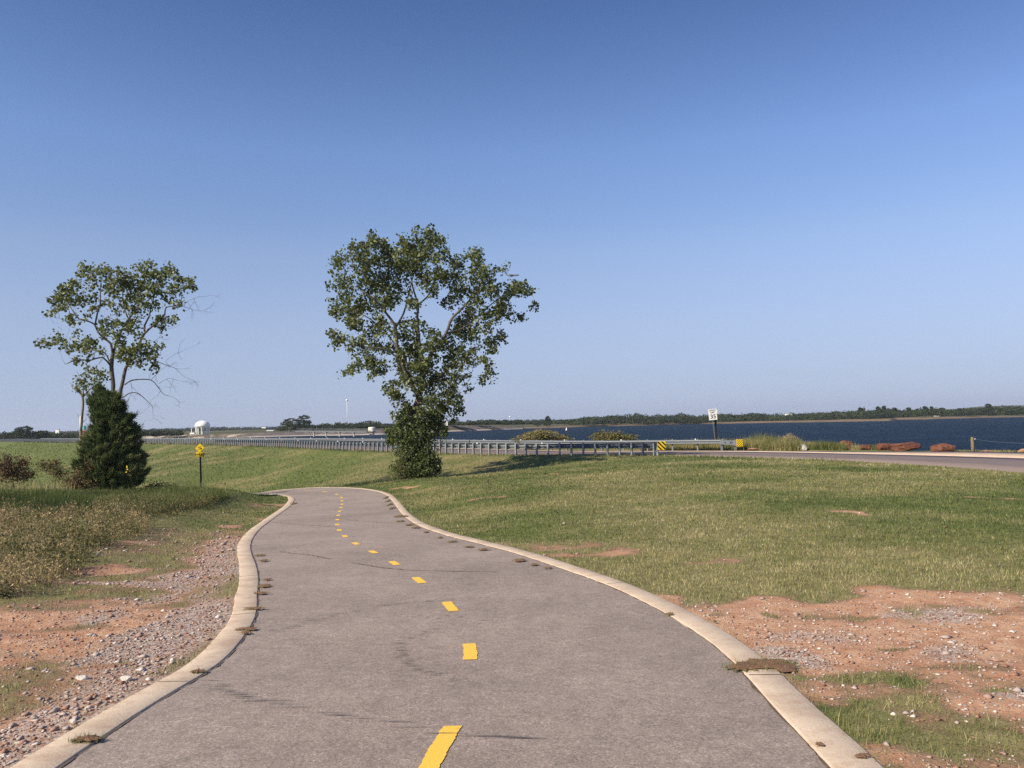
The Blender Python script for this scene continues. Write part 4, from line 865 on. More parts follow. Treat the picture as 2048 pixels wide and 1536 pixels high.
# ------------------------------------------------------------------ bushes on the lake side of the road
def lake_z(x, y): return T(x, y)
bush('olive_bush', 'broad olive brown bush beyond the guardrail, nearer the tall cottonwood', 'bush', (1085, 885), 70, [(1085, 874, 44, 13), (1050, 878, 24, 9), (1120, 878, 24, 9), (1085, 868, 26, 9), (1068, 871, 20, 9)], M_farbr, .12, 2600, 2, 51, 'bushes on the lake bank', tint=(.5, .25), hollow=.1, step=.3)
bush('olive_bush', 'yellow green two lobed bush beyond the guardrail, left of the striped marker', 'bush', (1225, 885), 66, [(1203, 873, 22, 12), (1232, 873, 20, 11), (1255, 876, 24, 9), (1215, 878, 32, 11)], M_farbr, .11, 3200, 1.6, 52, 'bushes on the lake bank', tint=(.3, .2), hollow=.1, step=.3)
bush('feathery_brown_bush', 'rounded feathery brown tuft among the lakeside reeds', 'bush', (1580, 905), at_s(1580, 15.2), [(1578, 884, 21, 16), (1580, 878, 15, 11)], M_reed, .10, 7000, .6, 53, tint=(.85, .12), hollow=.1, aspect=.15, step=.25)

# ------------------------------------------------------------------ blades: lawn, tall grass, reeds, weeds
def blades(P, h, wd, seed, lean=.5):
    """P (n,3) roots; one narrow triangle each"""
    r = np.random.default_rng(seed); n = len(P); a_ = r.random(n) * 2 * np.pi; e = np.stack([np.cos(a_), np.sin(a_), np.zeros(n)], 1) * (wd / 2)[:, None]
    b_ = r.random(n) * 2 * np.pi; l_ = r.random(n) * lean * h; tip = P + np.stack([np.cos(b_) * l_, np.sin(b_) * l_, h * r.uniform(.7, 1.1, n)], 1)
    P = P - np.array([0, 0, .012]); V = np.stack([P - e, P + e, tip], 1).reshape(-1, 3); return V, np.arange(3 * n).reshape(-1, 3)
def sample_polar(n, r0, r1, t0, t1, seed, p=1.0):
    r = np.random.default_rng(seed); rad = np.exp(np.log(r0) + (np.log(r1) - np.log(r0)) * r.random(n) ** p); t = r.uniform(t0, t1, n); return np.stack([rad * np.sin(t), rad * np.cos(t)], 1), rad
XY, rad = sample_polar(960000, 3.3, 235, -.80, .80, 61, .92)
z, ps, rs, _ = terr(XY, True); cov, grav, dry = cover(XY); r = np.random.default_rng(62)
thr = fbm(XY, .5, 63, 3) * .35 + r.random(len(XY)) * .45
edge = np.abs(ps) - 2.07
ok = (cov > thr + .12) & (edge > .0) & (rs < -.1)
ok |= (edge > -.02) & (edge < .10) & (rs < -2) & (r.random(len(XY)) < .25)
XY, rad, z, dry, rs, cov, edge = XY[ok], rad[ok], z[ok], dry[ok], rs[ok], cov[ok], edge[ok]; n = len(XY)
farf = sstep(rad, 35, 70); leftd = sstep(-rs, 2, 8) * farf
h = r.uniform(.010, .038, n) * (.6 + .7 * np.clip(cov, 0, 1)) * (1 + rad / 40) * (1 + .55 * (1 - sstep(rad, 5, 9)) * fbm(XY, .35, 67, 2) * 2 * (r.random(n) < .5)) + leftd * .03; wd = np.maximum(.0035, rad / FPX * np.interp(rad, [30, 70], [1.5, .95])) * r.uniform(.7, 1.3, n)
h = np.where((rs > -1.2) & (rad > 40), h * 2.2, h)
V, Fq = blades(np.column_stack([XY, z]), h, wd, 64, .9)
tint = np.clip(.20 + .40 * np.clip(dry, -.2, 1.3) + (fbm(XY, .25, 68, 2) - .5) * .5 + r.normal(0, .2, n), 0, 1)

tag(npmesh('grass', V, Fq, M_grass, tint=tint), kind='stuff')

def region(poly_px, n, seed, rmax=60):
    """random points inside a polygon traced on the ground"""
    P = [hit(*p) for p in poly_px]; poly = np.array([(p.x, p.y) for p in P if p is not None]); r = np.random.default_rng(seed); lo, hi = poly.min(0), poly.max(0); out = []
    while sum(map(len, out)) < n:
        Q = lo + (hi - lo) * r.random((n * 2, 2)); ins = np.zeros(len(Q), bool); j = len(poly) - 1
        for i in range(len(poly)):
            a_, b_ = poly[i], poly[j]; c = ((a_[1] > Q[:, 1]) != (b_[1] > Q[:, 1])) & (Q[:, 0] < (b_[0] - a_[0]) * (Q[:, 1] - a_[1]) / (b_[1] - a_[1] + 1e-9) + a_[0]); ins ^= c; j = i
        Q = Q[ins]; dens = (1 / (Q ** 2).sum(1)); Q = Q[r.random(len(Q)) < (dens / dens.max()) ** .5]; out.append(Q)
    Q = np.vstack(out)[:n]; return Q, terr(Q)
# tall green grass on the bank crest
Q, zq = region([(-250, 1035), (0, 1035), (120, 1035), (260, 1030), (350, 1022), (440, 1003), (455, 995), (400, 985), (300, 988), (150, 992), (0, 992), (-250, 992)], 46000, 71)
r = np.random.default_rng(72); gn = fbm(Q, 2.2, 73, 3); n = len(Q)
V, Fq = blades(np.column_stack([Q, zq]), .12 + .38 * gn * r.uniform(.6, 1.2, n), np.full(n, .022), 74, .6)
tag(npmesh('tall_grass', V, Fq, M_grass, tint=np.clip(.12 + (gn - .45) * 1.2 + r.normal(0, .12, n), 0, 1)), kind='stuff')
# dry tan grass behind, left
Q, zq = region([(-250, 1000), (0, 998), (150, 990), (160, 978), (60, 974), (0, 975), (-250, 975)], 9000, 75); n = len(Q)
V, Fq = blades(np.column_stack([Q, zq]), r.uniform(.25, .6, n), np.full(n, .022), 76, .7); tag(npmesh('dry_grass', V, Fq, M_reed, tint=np.clip(r.normal(.8, .15, n), 0, 1)), kind='stuff')
# dry weeds with little leaves
def weeds(Q, zq, hgt, seed, leafs=16, ls=.03):
    r = np.random.default_rng(seed); n = len(Q); VV = []; tt = []
    H = hgt * r.uniform(.45, 1.1, n) * (.45 + 1.05 * fbm(Q, 1.1, seed + 7, 3)) * np.where(r.random(n) < .06, 1.5, 1); base = np.column_stack([Q, zq - .02]); tip = base + np.stack([r.normal(0, .12, n) * H, r.normal(0, .12, n) * H, H], 1)
    e = np.stack([np.ones(n), np.zeros(n), np.zeros(n)], 1) * .004; e2 = e[:, [1, 0, 2]]
    V1 = np.stack([base - e, base + e, tip], 1).reshape(-1, 3); V2 = np.stack([base - e2, base + e2, tip], 1).reshape(-1, 3)
    u = r.uniform(.15, 1, (n, leafs)) ** .8; P = base[:, None] + (tip - base)[:, None] * u[..., None] + r.normal(size=(n, leafs, 3)) * np.array([.07, .07, .035]) * (1.1 - .5 * u[..., None])
    P = P.reshape(-1, 3); s = r.uniform(.5, 1.4, len(P)) * ls
    # side twigs
    q = r.uniform(.2, .85, (n, 5)); p0 = (base[:, None] + (tip - base)[:, None] * q[..., None]).reshape(-1, 3); d = r.normal(size=(n * 5, 3)); d[:, 2] = np.abs(d[:, 2]) * .8 + .2; d /= np.linalg.norm(d, axis=1)[:, None]
    p1 = p0 + d * r.uniform(.06, .2, (n * 5, 1)); V3 = np.stack([p0 - [.003, 0, 0], p0 + [.003, 0, 0], p1], 1).reshape(-1, 3)
    a_, _ = quads_at(P, s, seed + 1, .7, tri=True)
    V = np.vstack([V1, V2, V3, a_]); m = len(V) // 3; pl = np.repeat(r.normal(.52, .16, n), leafs) + r.normal(0, .14, n * leafs)
    t_ = np.concatenate([np.full(2 * n, .5), np.full(5 * n, .62), pl]); return V, np.arange(len(V)).reshape(-1, 3), np.clip(t_, 0, 1)
Q, zq = region([(-260, 1215), (0, 1200), (60, 1190), (130, 1165), (165, 1150), (172, 1120), (225, 1095), (280, 1078), (300, 1055), (270, 1035), (200, 1030), (0, 1032), (-260, 1032)]  , 2700, 81)
kw = fbm(Q, .9, 85, 3) + np.random.default_rng(86).random(len(Q)) * .25 > .50; Q, zq = Q[kw], zq[kw]
V, Fq, tn = weeds(Q, zq, .40, 82, 26, .030); tn = np.clip(tn - .28 * (np.repeat(1, len(tn)) * (fbm(V[::3][:, :2], 1.6, 88, 3) > .56)), 0, 1); tag(npmesh('dry_weeds', V, Fq, M_weed, tint=tn), kind='stuff')
Q, zq = region([(180, 1035), (300, 1040), (360, 1030), (450, 1008), (440, 1000), (330, 1010), (200, 1015)], 700, 83)
V, Fq, tn = weeds(Q, zq, .42, 84, 18, .03); tag(npmesh('green_weeds', V, Fq, M_weed, tint=np.clip(tn - .3, 0, 1)), kind='stuff')
# reeds and long grass between the far rail and the lake
def fringe(px0, px1, s0_, s1_, n, hh, seed, tmean, wd=.03, lean=.5, amp=.9):
    r = np.random.default_rng(seed); cols = np.linspace(px0, px1, 24); sv_ = np.linspace(s0_, s1_, 4); G_ = np.array([[at_s(c, s_) for s_ in sv_] for c in cols]); px = r.uniform(px0, px1, n); s = r.uniform(s0_, s1_, n)
    ci = np.clip((px - px0) / (px1 - px0) * 23, 0, 22.999); si = np.clip((s - s0_) / (s1_ - s0_) * 3, 0, 2.999); i = ci.astype(int); j = si.astype(int); fi, fj = ci - i, si - j
    Y_ = (G_[i, j] * (1 - fi) + G_[i + 1, j] * fi) * (1 - fj) + (G_[i, j + 1] * (1 - fi) + G_[i + 1, j + 1] * fi) * fj; k0, k1 = ray(px0, 850)[0], ray(px1, 850)[0]; Q = np.stack([(k0 + (k1 - k0) * (px - px0) / (px1 - px0)) * Y_, Y_], 1)
    zq = terr(Q); hv = hh * (.35 + amp * fbm(Q, 1.3, seed, 3)) * r.uniform(.4, 1.15, n); V, Fq = blades(np.column_stack([Q, zq]), hv, np.full(n, wd), seed + 1, lean)
    return V, Fq, np.clip(r.normal(tmean, .2, n) + (fbm(Q, 2.0, seed + 4, 3) - .5) * 1.1, 0, 1)
V1, F1, q1 = fringe(1484, 1600, 11.9, 16.5, 15000, 1.05, 91, .42, amp=1.0); V2, F2, q2 = fringe(1280, 1486, 11.6, 16, 13000, .85, 92, .45); V3, F3, q3 = fringe(1880, 2250, 14.0, 16.0, 6000, .20, 93, .35); V4, F4, q4 = fringe(540, 1290, 12.5, 17, 6000, .40, 94, .4)
V5, F5, q5 = fringe(1590, 1690, 12.9, 16.8, 10000, .62, 95, .38); V6, F6, q6 = fringe(1685, 1765, 14.6, 17, 3500, .50, 96, .5); V1, q1 = np.vstack([V1, V5, V6]), np.concatenate([q1, q5, q6])
V = np.vstack([V1, V2, V3, V4]); tag(npmesh('reeds', V, np.arange(len(V)).reshape(-1, 3), M_reed, tint=np.concatenate([q1, q2, q3, q4])), kind='stuff')

# grass and soil creeping over the kerbs
def mats(spots):
    VB_, TB_ = [], []; sv = MB(); r = np.random.default_rng(101)
    for (px, py, w_, h_, tn) in spots:
        c = hit(px, py)
        if c is None: continue
        w_ *= .88; h_ *= .85; sx = w_ * c.y / FPX / 2; sy = max(.025, h_ * c.y ** 2 / (FPX * 1.75) / 2); i_, t_, o_ = nearest(np.array([[c.x, c.y]]), PCs); zc = zpath[i_[0]] + .017
        n = int((.35 if tn >= .55 else 1) * np.clip(sx * sy * 60000 / max(1, (c.y / 5) ** 1.2), 60, 5000)); q = r.normal(size=(n, 2)) * .42; q[:, 0] += q[:, 1] * .2; q = q[(q ** 2).sum(1) < 1.1]; P = np.column_stack([c.x + q[:, 0] * sx, c.y + q[:, 1] * sy, np.full(len(q), zc + .002)])
        m = len(P); V, _ = blades(P, r.uniform(.006, .034, m) * r.uniform(.3, 1.1, m), np.full(m, max(.004, c.y / FPX * 1.3)), 102, 1.6); VB_.append(V); TB_.append(np.clip(r.normal(tn, .14, m), 0, 1))
        ring = []; k = 22
        for j in range(k):
            a_ = 2 * math.pi * j / k; f_ = r.uniform(.40, 1.05); ring.append((c.x + math.cos(a_) * sx * f_, c.y + math.sin(a_) * sy * f_, zc + .0015))
        inner = [((v[0] - c.x) * .55 + c.x, (v[1] - c.y) * .55 + c.y, zc + .009) for v in ring]; sv.add(ring + inner + [(c.x, c.y, zc + .012)], [(j, (j + 1) % k, k + (j + 1) % k, k + j) for j in range(k)] + [(k + j, k + (j + 1) % k, 2 * k) for j in range(k)])
    return np.vstack(VB_), np.concatenate(TB_), sv
spots = [(175, 1492, 82, 18, .25), (396, 1350, 38, 9, .3), (494, 1263, 60, 8, .75), (492, 1270, 30, 6, .75), (508, 1221, 62, 6, .8), (522, 1190, 42, 4, .7), (530, 1176, 44, 6, .75), (535, 1162, 24, 4, .7), (520, 1113, 30, 3, .7), (528, 1124, 26, 4, .7), (587, 1008, 14, 3, .7),
         (1490, 1340, 120, 26, .55), (1560, 1340, 110, 30, .6), (1530, 1334, 150, 20, .58), (1340, 1234, 26, 5, .6), (1096, 1139, 26, 3, .7), (1069, 1132, 26, 4, .7), (1040, 1124, 34, 7, .75), (968, 1102, 34, 4, .6), (938, 1096, 30, 3, .6), (905, 1085, 24, 4, .7), (880, 1077, 16, 3, .7), (853, 1066, 14, 3, .7), (832, 1057, 24, 4, .7), (820, 1051, 22, 4, .7), (800, 1044, 22, 3, .7), (812, 1034, 12, 3, .7), (800, 1034, 26, 5, .7),
         (784, 1018, 13, 5, .65), (779, 1010, 11, 5, .65), (776, 1003, 10, 4, .65), (772, 996, 9, 4, .65), (1640, 1502, 24, 6, .7), (1430, 1250, 10, 3, .6), (1725, 1520, 50, 10, .6)]
V, tn, sv = mats(spots); tag(npmesh('kerb_creeping_grass', V, np.arange(len(V)).reshape(-1, 3), M_grass, tint=tn), kind='stuff')
g = NG('brown_thatch'); a1 = g.noise(60, 4, .7); g.bump(a1, .01); M_thatch = g.fin(g.ramp(a1, [(.3, (.12, .068, .045)), (.7, (.24, .14, .095))]), .95, .1)
tag(sv.build('kerb_dirt', M_thatch), kind='stuff')

# ------------------------------------------------------------------ pebbles
r = np.random.default_rng(111); XY, rad = sample_polar(300000, 3.4, 30, -.80, .80, 112, .8)
cov, grav, dry = cover(XY); i_, t_, ps = nearest(XY, PC); z = None
ok = (np.abs(ps) > 2.11) & (r.random(len(XY)) < np.clip(grav * .75 + .05, 0, 1) * np.clip((.62 - cov) * 3, .012, 1)); XY, rad = XY[ok], rad[ok]; z = terr(XY); n = len(XY)
oc = np.array([(1, 0, 0), (0, 1, 0), (-1, 0, 0), (0, -1, 0), (0, 0, .8), (0, 0, -.8)], float); of = np.array([(0, 1, 4), (1, 2, 4), (2, 3, 4), (3, 0, 4), (1, 0, 5), (2, 1, 5), (3, 2, 5), (0, 3, 5)])
sz = np.clip(r.lognormal(-4.85, .5, n), .003, .034) * np.clip(rad / 9, 1, 2.0)
pv = oc[None] * (1 + r.uniform(-.35, .35, (n, 6, 1))) * sz[:, None, None] * np.stack([r.uniform(.8, 1.5, n), r.uniform(.7, 1.2, n), r.uniform(.4, .8, n)], 1)[:, None]
an = r.random(n) * 6.28; ca, sa = np.cos(an)[:, None], np.sin(an)[:, None]; x_ = pv[..., 0] * ca - pv[..., 1] * sa; y_ = pv[..., 0] * sa + pv[..., 1] * ca
pv = np.stack([x_, y_, pv[..., 2]], -1) + np.column_stack([XY, z + sz * .25])[:, None]
pf = (of[None] + (np.arange(n) * 6)[:, None, None]).reshape(-1, 3); tn = np.repeat(np.clip(r.beta(1.7, 2.3, n), 0, 1), 8)
tag(npmesh('gravel', pv.reshape(-1, 3), pf, M_peb, tint=tn), kind='stuff')

# ------------------------------------------------------------------ rocks
def rock(label, cpx, base_py, wpx, hpx, Z, mat, seed, flat=0, name='boulder', depth=None, group='boulders along the gravel shoulder'):
    Z = at_s(cpx, -Z) if Z < 0 else Z
    p = at(cpx, base_py, Z); zg = T(p.x, p.y); Wd, H = wpx * Z / FPX, hpx * Z / FPX; bm = bmesh.new(); bmesh.ops.create_icosphere(bm, subdivisions=4, radius=1)
    for v in bm.verts: v.co = v.co / (abs(v.co.x) ** 5 + abs(v.co.y) ** 5 + abs(v.co.z) ** 5) ** .2
    rr = random.Random(seed)
    cuts = [Vector((rr.gauss(0, 1), rr.gauss(0, 1), rr.gauss(0, .7))).normalized() for _ in range(13)]; cd = [rr.uniform(.72, 1.05) for _ in cuts]
    from mathutils import noise as mn
    for v in bm.verts:
        for c, d_ in zip(cuts, cd):
            t = v.co.dot(c)
            if t > d_: v.co -= c * (t - d_) * .92
        q = v.co.normalized(); v.co *= 1 + .06 * mn.fractal(q * 2.6 + Vector((seed, 0, 0)), 1, 2, 4) + .05 * mn.noise(Vector((q.x * 2, q.y * 2, q.z * 9 + seed)))
        if flat: v.co.z += .12 * math.floor(v.co.z * 3 + .2 * mn.noise(q * 3)) / 3
    mx = [max(abs(v.co[k]) for v in bm.verts) for k in range(3)]; zmin, zmax = min(v.co.z for v in bm.verts), max(v.co.z for v in bm.verts)
    for v in bm.verts:
        v.co.x *= Wd / 2 / mx[0]; v.co.y *= (depth or Wd * .6) / 2 / mx[1]; v.co.z = (v.co.z - zmin) / (zmax - zmin) * (H * 1.05) - .1 * H
    me = bpy.data.meshes.new(name); bm.to_mesh(me); bm.free(); o = link(name, me, mat); o.location = (p.x, p.y, zg); return tag(o, label, 'boulder', group)
zb = 43.8
rock('dark red angular boulder in the reeds behind the shoulder', 1693, 902, 26,19, -14.9, M_rock, 1)
rock('low orange red boulder between the reeds and the big slab', 1732, 902, 27,11, -14.7, M_rock, 2, 1)
rock('small knobbly red boulder touching the left end of the wide slab', 1770, 901, 30,15, -14.5, M_rock, 3)
rock('wide flat topped red slab on the shoulder', 1815, 903, 60,19, -14.1, M_rock, 4, 1)
rock('blocky red brown boulder right of the wide slab', 1885, 904, 50,18, -13.9, M_rock, 15)
rock('flat orange rock by the roadside at the start of the reeds', 1514, 904, 40, 5, -12.4, M_rocko, 6, 1)
rock('small red rock under the feathery brown bush', 1567, 903, 13, 8, -13.2, M_rock, 7)
rock('pale whitish rock under the reeds', 1605, 904, 18, 13, -12.4, M_rockw, 8)
rock('brown rock at the right edge beyond the wooden post', 2046, 904, 22, 9, -14.8, M_rocko, 9)
rock('thin orange slab in the short grass left of the wooden post', 1976, 903, 26, 4, -14.4, M_rocko, 10, 1)
rock('white stone resting against the left kerb', 146, 1458, 13, 9, 4.62, M_rockw, 11, name='stone', group='loose stones beside the left kerb')
rock('flat tan stone in the gravel left of the kerb', 253, 1383, 24, 10, 5.5, M_rockw, 12, name='stone', group='loose stones beside the left kerb')
rock('long pale stone in the gravel further from the kerb', 165, 1380, 26, 8, 5.55, M_rockw, 13, name='stone', group='loose stones beside the left kerb')

# ------------------------------------------------------------------ guardrails
def line_at(s):  # point on road line by arc length from the near terminal
    return np.array([np.interp(s, GL, GP[:, 0]), np.interp(s, GL, GP[:, 1])])
def off_line(off):
    L = RLs[:, :2]; t = np.gradient(L, axis=0); t /= np.linalg.norm(t, axis=1)[:, None]; return L + np.stack([t[:, 1], -t[:, 0]], 1) * off
def wbeam(G, zb, face, name, parent, mat, s0_, s1_, step=.8):
    """corrugated W section swept along line G; face=+1 corrugation faces the right of travel"""
    prof = [(0, 0), (.01, .01), (.09, .035), (.10, .06), (.085, .10), (.012, .125), (.0, .145), (.012, .165), (.09, .19), (.10, .215), (.085, .255), (.012, .30), (0, .31)]
    d = np.concatenate([[0], np.cumsum(np.linalg.norm(np.diff(G, axis=0), axis=1))]); ss = np.arange(s0_, s1_, step); P = np.stack([np.interp(ss, d, G[:, 0]), np.interp(ss, d, G[:, 1])], 1)
    t = np.gradient(P, axis=0); t /= np.linalg.norm(t, axis=1)[:, None]; nn = np.stack([t[:, 1], -t[:, 0]], 1) * face; V = []; zg = zb(P)
    for o, h in prof + [(q - .004 , h2) for q, h2 in prof[::-1]]: V.append(np.column_stack([P + nn * o, zg + h]))
    V = np.array(V) - np.array(parent.location); m, n = V.shape[:2]; I = np.arange(m * n).reshape(m, n); a_ = I; b_ = np.roll(I, -1, 0)
    q = np.stack([a_[:, :-1], a_[:, 1:], b_[:, 1:], b_[:, :-1]], -1).reshape(-1, 4); return npmesh(name, V.reshape(-1, 3), q, mat, parent)
def guardrail(off, y_lo, label, post_side, hgt, spacing, face, posts_part, mat_post, s_len):
    G = off_line(off); G = G[G[:, 1] > 10]; q_ = np.array([(CR.T @ np.array([x, y, -1.5])) for x, y in G]); q_ = 1024 - FPX * q_[:, 0] / q_[:, 2]; k_i = int(np.argmax(q_ < y_lo)); f_i = (q_[k_i - 1] - y_lo) / (q_[k_i - 1] - q_[k_i]); G = np.vstack([G[k_i - 1] + (G[k_i] - G[k_i - 1]) * f_i, G[k_i:]])
    d = np.concatenate([[0], np.cumsum(np.linalg.norm(np.diff(G, axis=0), axis=1))]); e = empty('guardrail', (G[0, 0], G[0, 1], T(*G[0])), label, 'guardrail', 'guardrails of the dam road')
    zfun = lambda P: terr(P) * 0 + (EYE - road_D(np.full(len(P), off))) + hgt - .31
    wbeam(G, zfun, face, 'beam', e, M_metald, 0, s_len)
    pm_, bm_ = None, None; mass = MB(); massb = MB(); i = 0; s = .0
    while s < s_len:
        x_, y_ = np.interp(s, d, G[:, 0]), np.interp(s, d, G[:, 1]); x2_, y2_ = np.interp(s + .3, d, G[:, 0]), np.interp(s + .3, d, G[:, 1]); rz = math.atan2(y2_ - y_, x2_ - x_); nx, ny = math.sin(rz), -math.cos(rz)
        zr_ = EYE - float(road_D(np.array([off]))[0]); c = Vector((x_ - nx * .17 * face, y_ - ny * .17 * face, zr_))
        if pm_ is None:
            b1 = MB(); Hh = hgt + .45
            for yy_ in (-.045, .045): b1.box((0, yy_ * 1.0, Hh / 2 - .4), (.10, .010, Hh))
            b1.box((0, 0, Hh / 2 - .4), (.008, .08, Hh)); me_ = b1; 
            pm_ = b1.build('post', mat_post, e); pm_.location = c - e.location; pm_.rotation_euler = (0, 0, rz + math.pi / 2 * 0)
            b2 = MB().box((0, -.09 * -face * -1, hgt - .155), (.12, .085, .30)); bm_ = b2.build('block', M_metald, pm_)
        elif i < posts_part:
            o = pm_.copy(); C.objects.link(o); o.parent = e; o.location = c - e.location; o.rotation_euler = (0, 0, rz)
            q = bm_.copy(); C.objects.link(q); q.parent = o
        else:
            M3 = Matrix.Rotation(rz, 3, 'Z'); Hh = hgt + .45
            for yy_ in (-.045, .045): mass.box(c - e.location + M3 @ Vector((0, yy_, Hh / 2 - .4)), (.10, .010, Hh), M=M3)
            mass.box(c - e.location + M3 @ Vector((0, 0, Hh / 2 - .4)), (.008, .08, Hh), M=M3)
        i += 1; s += spacing
    if mass.v: o = mass.build('posts', mat_post, e); o['kind'] = 'stuff'
    # reflectors
    rf = None
    for k in range(26):
        s = 2.0 + k * 5.7
        if s > s_len: break
        x_, y_ = np.interp(s, d, G[:, 0]), np.interp(s, d, G[:, 1]); p = Vector((x_, y_, EYE - float(road_D(np.array([off]))[0]) + hgt + .04)) - e.location
        if rf is None: rf = MB().box((0, 0, 0), (.09, .03, .085)).build('reflector', M_refl, e, bevel=.008); o = rf
        else: o = rf.copy(); C.objects.link(o); o.parent = e
        o.location = p
    return e, G, d

ge, GP, GL = guardrail(-.35, 1311, 'near galvanised guardrail seen from behind, its posts standing in the grass', -1, .74, .80, 1, 100, M_metal, 245)
# travel is leftwards along the dam; right of travel is the road side
fe, FP, FL = guardrail(ROADW + .9, 1444, 'far galvanised guardrail on the lake side of the road, corrugated face towards the camera', 1, .80, 1.9, -1, 60, M_metald, 240)

# striped panels and terminals
def panel(parent, cpx, cpy, w_, h_, Z, slope, base_mat, stripe_mat, name='marker_panel', yaw=0, nst=4, sw=.5):
    c = at(cpx, cpy, Z) - parent.location; e = MB().box((0, 0, 0), (w_, .012, h_)).build(name, base_mat, parent, bevel=.006); e.location = c; e.rotation_euler = (0, 0, yaw)
    # stripes clipped to the plate
    mb = MB(); per = (w_ + h_) / nst
    def clip(poly):
        for ax, sg, lim in ((0, 1, w_ / 2 - .012), (0, -1, w_ / 2 - .012), (1, 1, h_ / 2 - .012), (1, -1, h_ / 2 - .012)):
            out = []
            for i in range(len(poly)):
                a_, b_ = poly[i], poly[(i + 1) % len(poly)]; fa, fb = lim - sg * a_[ax], lim - sg * b_[ax]
                if fa >= 0: out.append(a_)
                if fa * fb < 0: t = fa / (fa - fb); out.append((a_[0] + (b_[0] - a_[0]) * t, a_[1] + (b_[1] - a_[1]) * t))
            poly = out
            if not poly: return []
        return poly
    for k in range(-nst, nst + 1):
        x0 = k * per - per * .2; x1 = x0 + per * sw; L = h_ * 1.2
        poly = clip([(x0 - slope * L, -L), (x1 - slope * L, -L), (x1 + slope * L, L), (x0 + slope * L, L)])
        if len(poly) >= 3: mb.add([(x, -.0085, z) for x, z in poly], [tuple(range(len(poly)))])
    mb.build('stripes', stripe_mat, e); return e
P0 = GP[0]; t0 = (GP[3] - GP[0]); t0 /= np.linalg.norm(t0); zr0 = EYE - 2.15
xe, ye = P0
panel(ge, 1323, 891.5, .50, .50, float(P0[1]) - .35, -1, M_yelsign, M_black, nst=4, sw=.5, yaw=.1)
tb = MB(); L0 = Vector((0, 0, zr0 - ge.location.z))
q0 = at(1311, 885, P0[1]) - ge.location; q1 = at(1316, 911, P0[1] - .1) - ge.location
tb.bar(q0, q1, .10, .12); tb.bar(at(1311, 886, P0[1]) - ge.location, at(1300, 886, P0[1] + .1) - ge.location, .04); tb.bar(at(1311, 895, P0[1]) - ge.location, at(1300, 895, P0[1] + .1) - ge.location, .03)
tb.bar(at(1301, 886, P0[1] + .1) - ge.location, at(1301, 895, P0[1] + .1) - ge.location, .03); tb.build('end_anchor', M_metal, ge)
# far rail end: flared terminal plate with bolt hole, slots and yellow panel
F0 = FP[0]; zf0 = F0[1]
def fpt(px, py, dz=0): return at(px, py, zf0 + dz) - fe.location
tm_ = MB(); pl = [(1440, 880.5), (1465, 880.8), (1475, 878.2), (1475, 893.5), (1465, 890), (1440, 888.8)]
va = [fpt(x, y, -.25) for x, y in pl]; vb = [fpt(x, y, -.19) for x, y in pl]; n6 = len(pl)
tm_.add(va + vb, [tuple(range(n6))[::-1], tuple(range(n6, 2 * n6))] + [(i, (i + 1) % n6, n6 + (i + 1) % n6, n6 + i) for i in range(n6)]); tm_.build('terminal_plate', M_metal, fe)
hb = MB(); hc = fpt(1450.3, 885.2, -.27)
hb.add([hc + Vector((.045 * math.cos(a_ * .628), 0, .045 * math.sin(a_ * .628))) for a_ in range(10)], [tuple(range(10))])
for xx in (1460.5, 1463.5): hb.box(fpt(xx, 885, -.27), (.03, .006, .15))
hb.build('bolt_holes', M_black, fe)
panel(fe, 1479.5, 886, .46, .50, zf0 - .32, 1, M_yelsign, M_black, nst=6, sw=.38, yaw=.05)
MB().bar(fpt(1469, 891, -.1), fpt(1472, 905, -.1), .12, .14).bar(fpt(1443, 888, -.1), fpt(1444, 905, -.1), .12, .14).build('end_anchor', M_metald, fe)

# ------------------------------------------------------------------ signs
def text(s, size, mat, parent, loc, name='lettering', sx=1.0):
    cu = bpy.data.curves.new(name, 'FONT'); cu.body = s; cu.size = size; cu.align_x = 'CENTER'; cu.align_y = 'CENTER'; cu.extrude = .001; cu.offset = size * .02
    tmp = bpy.data.objects.new('tmp', cu); C.objects.link(tmp); bpy.context.view_layer.update(); me = bpy.data.meshes.new_from_object(tmp.evaluated_get(bpy.context.evaluated_depsgraph_get())); bpy.data.objects.remove(tmp)
    me.materials.clear(); o = link(name, me, mat, parent); o.location = loc; o.rotation_euler = (math.pi / 2, 0, 0); o.scale = (sx, 1, 1); return o
# steep hill sign
sb = hit(402, 974); sb = sb if sb else at(402, 972, 35); Zs = min(sb.y, 33.6); px_ = Zs / FPX
sx0 = ray(402, 972)[0] * Zs; zs0 = T(sx0, Zs); hs = empty('hill_warning_sign', (sx0, Zs, zs0), 'yellow diamond steep hill sign with a plate reading AHEAD on a black post', 'road sign', rz=0)
ctr = at(399.5, 896, Zs) - hs.location; pl2 = at(400, 909, Zs) - hs.location; top = Vector((ctr.x, 0.02, ctr.z + .05))
MB().bar((0, .035, -.3), (ctr.x, .035, ctr.z + .1), .062, .03, up=(0, 1, 0)).build('post', M_black, hs)
dd_ = 9.6 * px_; o = MB().add([(0, 0, dd_), (dd_, 0, 0), (0, 0, -dd_), (-dd_, 0, 0), (0, .01, dd_), (dd_, .01, 0), (0, .01, -dd_), (-dd_, .01, 0)], [(3, 2, 1, 0), (4, 5, 6, 7), (0, 1, 5, 4), (1, 2, 6, 5), (2, 3, 7, 6), (3, 0, 4, 7)]).build('diamond_plate', M_yelsign, hs); o.location = ctr
sy = MB(); sy.add([(-.5 * dd_, -.003, -.30 * dd_), (.45 * dd_, -.003, -.30 * dd_), (.45 * dd_, -.003, .08 * dd_)], [(0, 1, 2)])
